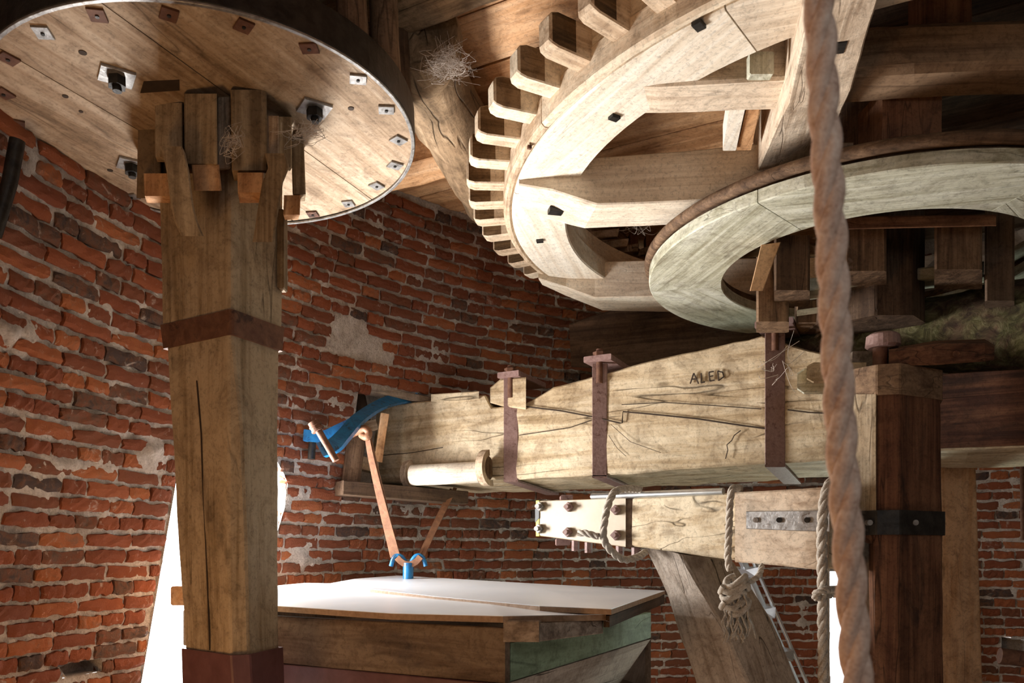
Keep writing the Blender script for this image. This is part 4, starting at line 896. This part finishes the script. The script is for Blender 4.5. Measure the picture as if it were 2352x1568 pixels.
# ------------------------------------------------------------------ meal bin with lid boards
bn = thing('stone_casing', 'dark board casing with green washed side and tapering foot', 'bin', P(1160, 1568, 2.6))
K0 = P(1160, 1440, 2.3); K1 = P(560, 1402, 2.80); K2 = P(1495, 1404, 3.52)
def dz(p, z): return Vector((p.x, p.y, EZ+z))
def panel(a, b_, z0, z1, th, inn, mat, nm, par=bn):
    n_ = Vector((-(b_-a).y, (b_-a).x, 0)).normalized()
    if n_.dot(Vector((inn[0]-a.x, inn[1]-a.y, 0))) < 0: n_ = -n_
    mb = MB(); mb.loft([[dz(a, z1), dz(a, z0), dz(a, z0)+n_*th, dz(a, z1)+n_*th], [dz(b_, z1), dz(b_, z0), dz(b_, z0)+n_*th, dz(b_, z1)+n_*th]], 8, 4, .001, .003)
    return mb.build(nm, mat, par, axis=b_-a)
inn = (-.3, 3.4)
panel(K0, K1, -.385, -.222, .03, inn, W_BIN, 'side_board'); panel(K0, K1, -.62, -.387, .03, inn, W_MAROON, 'side_board')
kd = (K2-K0).normalized(); panel(K0+kd*.034, K2, -.385, -.268, .03, inn, W_GREEN, 'side_board')
a, b_ = dz(K0, -.387), dz(K2, -.39); c = Vector((-.1, 2.5, EZ-.95)); d = Vector((.15, 3.2, EZ-.95))
mb = MB(); mb.loft([[a, b_, b_+Vector((-.03, 0, 0)), a+Vector((-.03, .02, 0))], [c, d, d+Vector((-.03, 0, 0)), c+Vector((-.03, .02, 0))]], 6, 6, .002, .003); mb.build('tapering_side', W_GREY, bn, axis=b_-a)
K3 = Vector((K2.x-.3, 4.2, 0)); K4 = Vector((-.9, 3.9, 0))
panel(K2, K3, -.6, -.23, .03, inn, W_BIN, 'side_board'); panel(K3, K4, -.6, -.23, .03, inn, W_BIN, 'side_board'); panel(K4, K1, -.6, -.23, .03, inn, W_BIN, 'side_board')
mb = MB(); mb.prism([dz(p, -.62) for p in (K0, K2, K3, K4, K1)], (0, 0, .02)); mb.build('base_board', W_BIN, bn)
def sheet(pts, th, nm, label):
    t = thing(nm, label, 'board', pts[0]); mb = MB(); mb.prism(pts, (0, 0, -.0015)); mb.build('white_face', WHITE, t, axis=(1, 0, 0))
    mb = MB(); mb.prism([p+Vector((0, 0, -.0016)) for p in pts], (0, 0, -th)); mb.build('chipboard_core', EDGE, t, axis=(1, 0, 0)); return t
lo = sheet([P(560, 1352, 3.3), P(700, 1338, 3.75), P(1080, 1345, 3.4), P(1392, 1410, 2.45), P(1155, 1414, 2.27), P(900, 1408, 2.38), P(640, 1391, 2.62), P(560, 1386, 2.75)], .018, 'lid_board', 'lower white laminate lid board with bare chipboard front edge')
up_ = sheet([P(748, 1341, 3.5), P(812, 1329, 3.85), P(912, 1321, 4.05), P(1200, 1338, 3.6), P(1527, 1356, 3.3), P(1404, 1398, 2.37), P(1240, 1391, 2.46), P(1000, 1369, 2.80), P(850, 1352, 3.1)], .016, 'lid_board', 'upper white laminate lid board overlapping the other, corner at the brace')
mb = MB(); mb.loft([[P(1156, 1424, 2.28), P(1156, 1474, 2.28), P(1176, 1474, 2.45), P(1176, 1424, 2.45)], [P(1238, 1424, 2.24), P(1238, 1474, 2.24), P(1250, 1470, 2.45), P(1250, 1424, 2.45)]], 2, 2, .001, .004)
mb.loft([[P(1240, 1430, 2.26), P(1240, 1473, 2.26), P(1240, 1470, 2.36), P(1240, 1430, 2.36)], [P(1385, 1424, 2.5), P(1385, 1454, 2.5), P(1385, 1454, 2.6), P(1385, 1424, 2.6)]], 2, 1, .001, .003)
mb.build('lid_batten', W_GREY, lo, axis=(1, 0, 0))
mb = MB(); mb.loft([[P(1400, 1414, 2.40), P(1400, 1440, 2.40), P(1386, 1440, 2.5), P(1386, 1414, 2.5)], [P(1526, 1364, 3.28), P(1526, 1386, 3.28), P(1510, 1386, 3.35), P(1510, 1364, 3.35)]], 3, 1, .001, .003); mb.build('lid_batten', W_DARK, up_)

# small block and dark bar in the left window
mb = MB(); boxpx(mb, 392, 1346, 440, 1390, 2.95, .22, chamfer=.006); tag(mb.build('window_block', W_PINE), 'small brown block end left of the lantern shaft before the bright window', 'block')
mb = MB(); boxpx(mb, 421, 1400, 440, 1482, 2.9, .05); tag(mb.build('window_bar', W_GREY), 'short grey bar just left of the lantern shaft below the small block', 'bar')
# window frame of the slit at right
mb = MB(); boxpx(mb, 1896, 1300, 1906, 1700, 4.55, .08); tag(mb.build('window_1', PLASTER), None, None, kind='structure')

# ------------------------------------------------------------------ ropes
def rope(path, r, lay, nm, label, mat, cat='rope', n=9, strands=3, step=None, parent=None):
    path = [Vector(p) for p in path]; L = [0]
    for a, b_ in zip(path, path[1:]): L.append(L[-1]+(b_-a).length)
    step = step or r*.55; k = max(8, int(L[-1]/step)); pts = []
    for i in range(k+1):
        s = L[-1]*i/k; j = max(q for q in range(len(L)-1) if L[q] <= s+1e-9); t = (s-L[j])/max(1e-9, L[j+1]-L[j]); pts.append((s, path[j].lerp(path[j+1], min(1, t))))
    mb = MB()
    for q in range(strands):
        out = []; prev = None
        for i, (s, p) in enumerate(pts):
            t = (pts[min(i+1, k)][1]-pts[max(i-1, 0)][1]).normalized()
            u = t.cross(Vector((0, 1, 0)) if prev is None else prev).normalized() if prev is None else (prev-t*prev.dot(t)).normalized()
            prev = u; w = t.cross(u); an = 2*PI*(s/lay+q/strands); jit = .06*r*noise.noise(p*90)
            out.append(p+(u*math.cos(an)+w*math.sin(an))*(r*.48+jit))
        mb.tube(out, r*.56, n)
    if parent: return mb.build(nm, mat, parent, axis=(0, 0, 1))
    return tag(mb.build(nm, mat, axis=(0, 0, 1)), label, cat)
fr = smooth_path([P(1879, -40, .80), P(1882, 0, .80), P(1893, 250, .80), P(1907, 500, .80), P(1919, 750, .80), P(1932, 1000, .80), P(1948, 1250, .80), P(1968, 1568, .80), P(1972, 1640, .80)], 8)
rope(fr, .0155, .15, 'hemp_rope', 'thick brown twisted rope hanging right in front of the camera', ROPE, n=14)
rope(smooth_path([P(1925, 1100, 2.72), P(1905, 1112, 2.62), P(1893, 1150, 2.58), P(1888, 1220, 2.58), P(1889, 1350, 2.58), P(1891, 1568, 2.58), P(1892, 1640, 2.58)]), .0175, .13, 'grey_rope', 'grey twisted rope hanging over the lever beam beside the front rope', ROPE_GREY)
rope(smooth_path([P(1930, 1352, 2.66), P(1900, 1354, 2.54), P(1876, 1360, 2.54), P(1874, 1372, 2.56), P(1895, 1368, 2.62), P(1930, 1362, 2.68)]), .012, .07, 'tie_rope', 'short rope tied round the grey rope toward the post', ROPE_GREY)
kr = thing('frayed_rope', 'greyish rope hung over the lever beam ending in a frayed knot', 'rope', P(1690, 1475, 2.78))
rope(smooth_path([P(1700, 1122, 3.0), P(1683, 1122, 2.84), P(1677, 1150, 2.82), P(1674, 1220, 2.82), P(1672, 1280, 2.82), P(1676, 1310, 2.82)]), .0135, .10, 'hanging_length', None, ROPE_GREY, parent=kr)
rope(smooth_path([P(1680, 1332, 2.82), P(1712, 1340, 2.80), P(1742, 1322, 2.82), P(1750, 1298, 2.86)]), .011, .07, 'side_tail', None, ROPE_GREY, parent=kr)
mb = MB(); r_ = random.Random(3)
for i in range(10):
    a = r_.uniform(0, 6); c = P(1688+r_.uniform(-12, 12), 1335+i*7, 2.80); pts = [c+Vector((math.cos(a+t*.9)*.035, math.sin(a+t*.9)*.025, math.sin(t*1.3+a)*.02)) for t in range(8)]; mb.tube(smooth_path(pts, 4), .011, 8)
mb.build('knot', ROPE_GREY, kr, axis=(0, 0, 1))
mb = MB()
for i in range(46):
    x = 1690+r_.uniform(-20, 22); p = [P(x, 1372+r_.uniform(-15, 15), 2.80+r_.uniform(-.02, .02))]
    for q in range(5): p.append(p[-1]+Vector((r_.uniform(-.014, .015), r_.uniform(-.008, .008), -r_.uniform(.018, .036))))
    mb.tube(smooth_path(p, 3), .0035, 6)
ot = mb.build('frayed_end', ROPE_GREY, kr, axis=(0, 0, 1)); ot['kind'] = 'stuff'
rope(smooth_path([P(1470, 1124, 3.3), P(1440, 1122, 3.18), P(1412, 1130, 3.1), P(1397, 1158, 3.08), P(1388, 1200, 3.07), P(1386, 1232, 3.08), P(1398, 1258, 3.1), P(1430, 1284, 3.14), P(1462, 1280, 3.2), P(1482, 1268, 3.3)]), .0155, .11, 'looped_rope', 'grey rope looped round the bolted end box of the lever beam', ROPE_GREY)
rope(smooth_path([P(1330, 1224, 3.12), P(1345, 1224, 3.1), P(1375, 1232, 3.08)]), .014, .09, 'rope_end', 'frayed rope end lying across the bolted end box', ROPE_GREY)

# loose fibres standing off the front rope
mb = MB(); r_ = random.Random(11)
for i in range(900):
    t = r_.random()*(len(fr)-2); k = int(t); c = fr[k].lerp(fr[k+1], t-k); a = r_.uniform(0, 2*PI); d = Vector((math.cos(a), math.sin(a), r_.uniform(-.7, .7))).normalized()
    p0 = c+Vector((d.x, d.y, 0))*.0145; mb.tube([p0, p0+d*.0025, p0+d*.0045+Vector((0, 0, r_.uniform(-.003, .003)))], .00016, 3, cap=False)
o = mb.build('rope_fibres', ROPE, axis=(0, 0, 1)); tag(o, 'fine loose fibres on the thick front rope', 'fibres', kind='stuff')

# ------------------------------------------------------------------ cobwebs
def web(cx, cy, Y, w, h_, n, label, sag=.03, r=.0006):
    r_ = random.Random(int(cx)); mb = MB()
    for i in range(n):
        a = P(cx+r_.gauss(0, w*.5), cy+r_.gauss(0, h_*.5), Y+r_.uniform(-.06, .06)); b_ = P(cx+r_.gauss(0, w*.5), cy+r_.gauss(0, h_*.5), Y+r_.uniform(-.06, .06))
        m_ = (a+b_)/2+Vector((r_.uniform(-.03, .03), r_.uniform(-.02, .02), -sag*r_.random())); mb.tube(smooth_path([a, m_, b_], 6), r*r_.uniform(.6, 1.5), 4)
    o = mb.build('cobweb', DUSTY, axis=(1, 0, 0)); tag(o, label, 'cobweb', kind='stuff')
web(1030, 140, 2.3, 62, 46, 190, 'thick cobweb between the lantern pinion and the cogs', r=.00038)
web(535, 320, 2.12, 22, 45, 40, 'cobweb on the wedges at the head of the lantern shaft')
web(700, 300, 2.2, 55, 30, 36, 'cobweb on the flange right of the wedges')
web(1790, 850, 3.0, 70, 55, 14, 'loose cobweb threads round the right iron stirrup', r=.0008)
web(1465, 520, 3.9, 45, 18, 16, 'cobweb strands in the gap left of the ring wheel')
web(1700, 480, 2.75, 30, 10, 12, 'cobweb curls on the lip of the ring wheel')
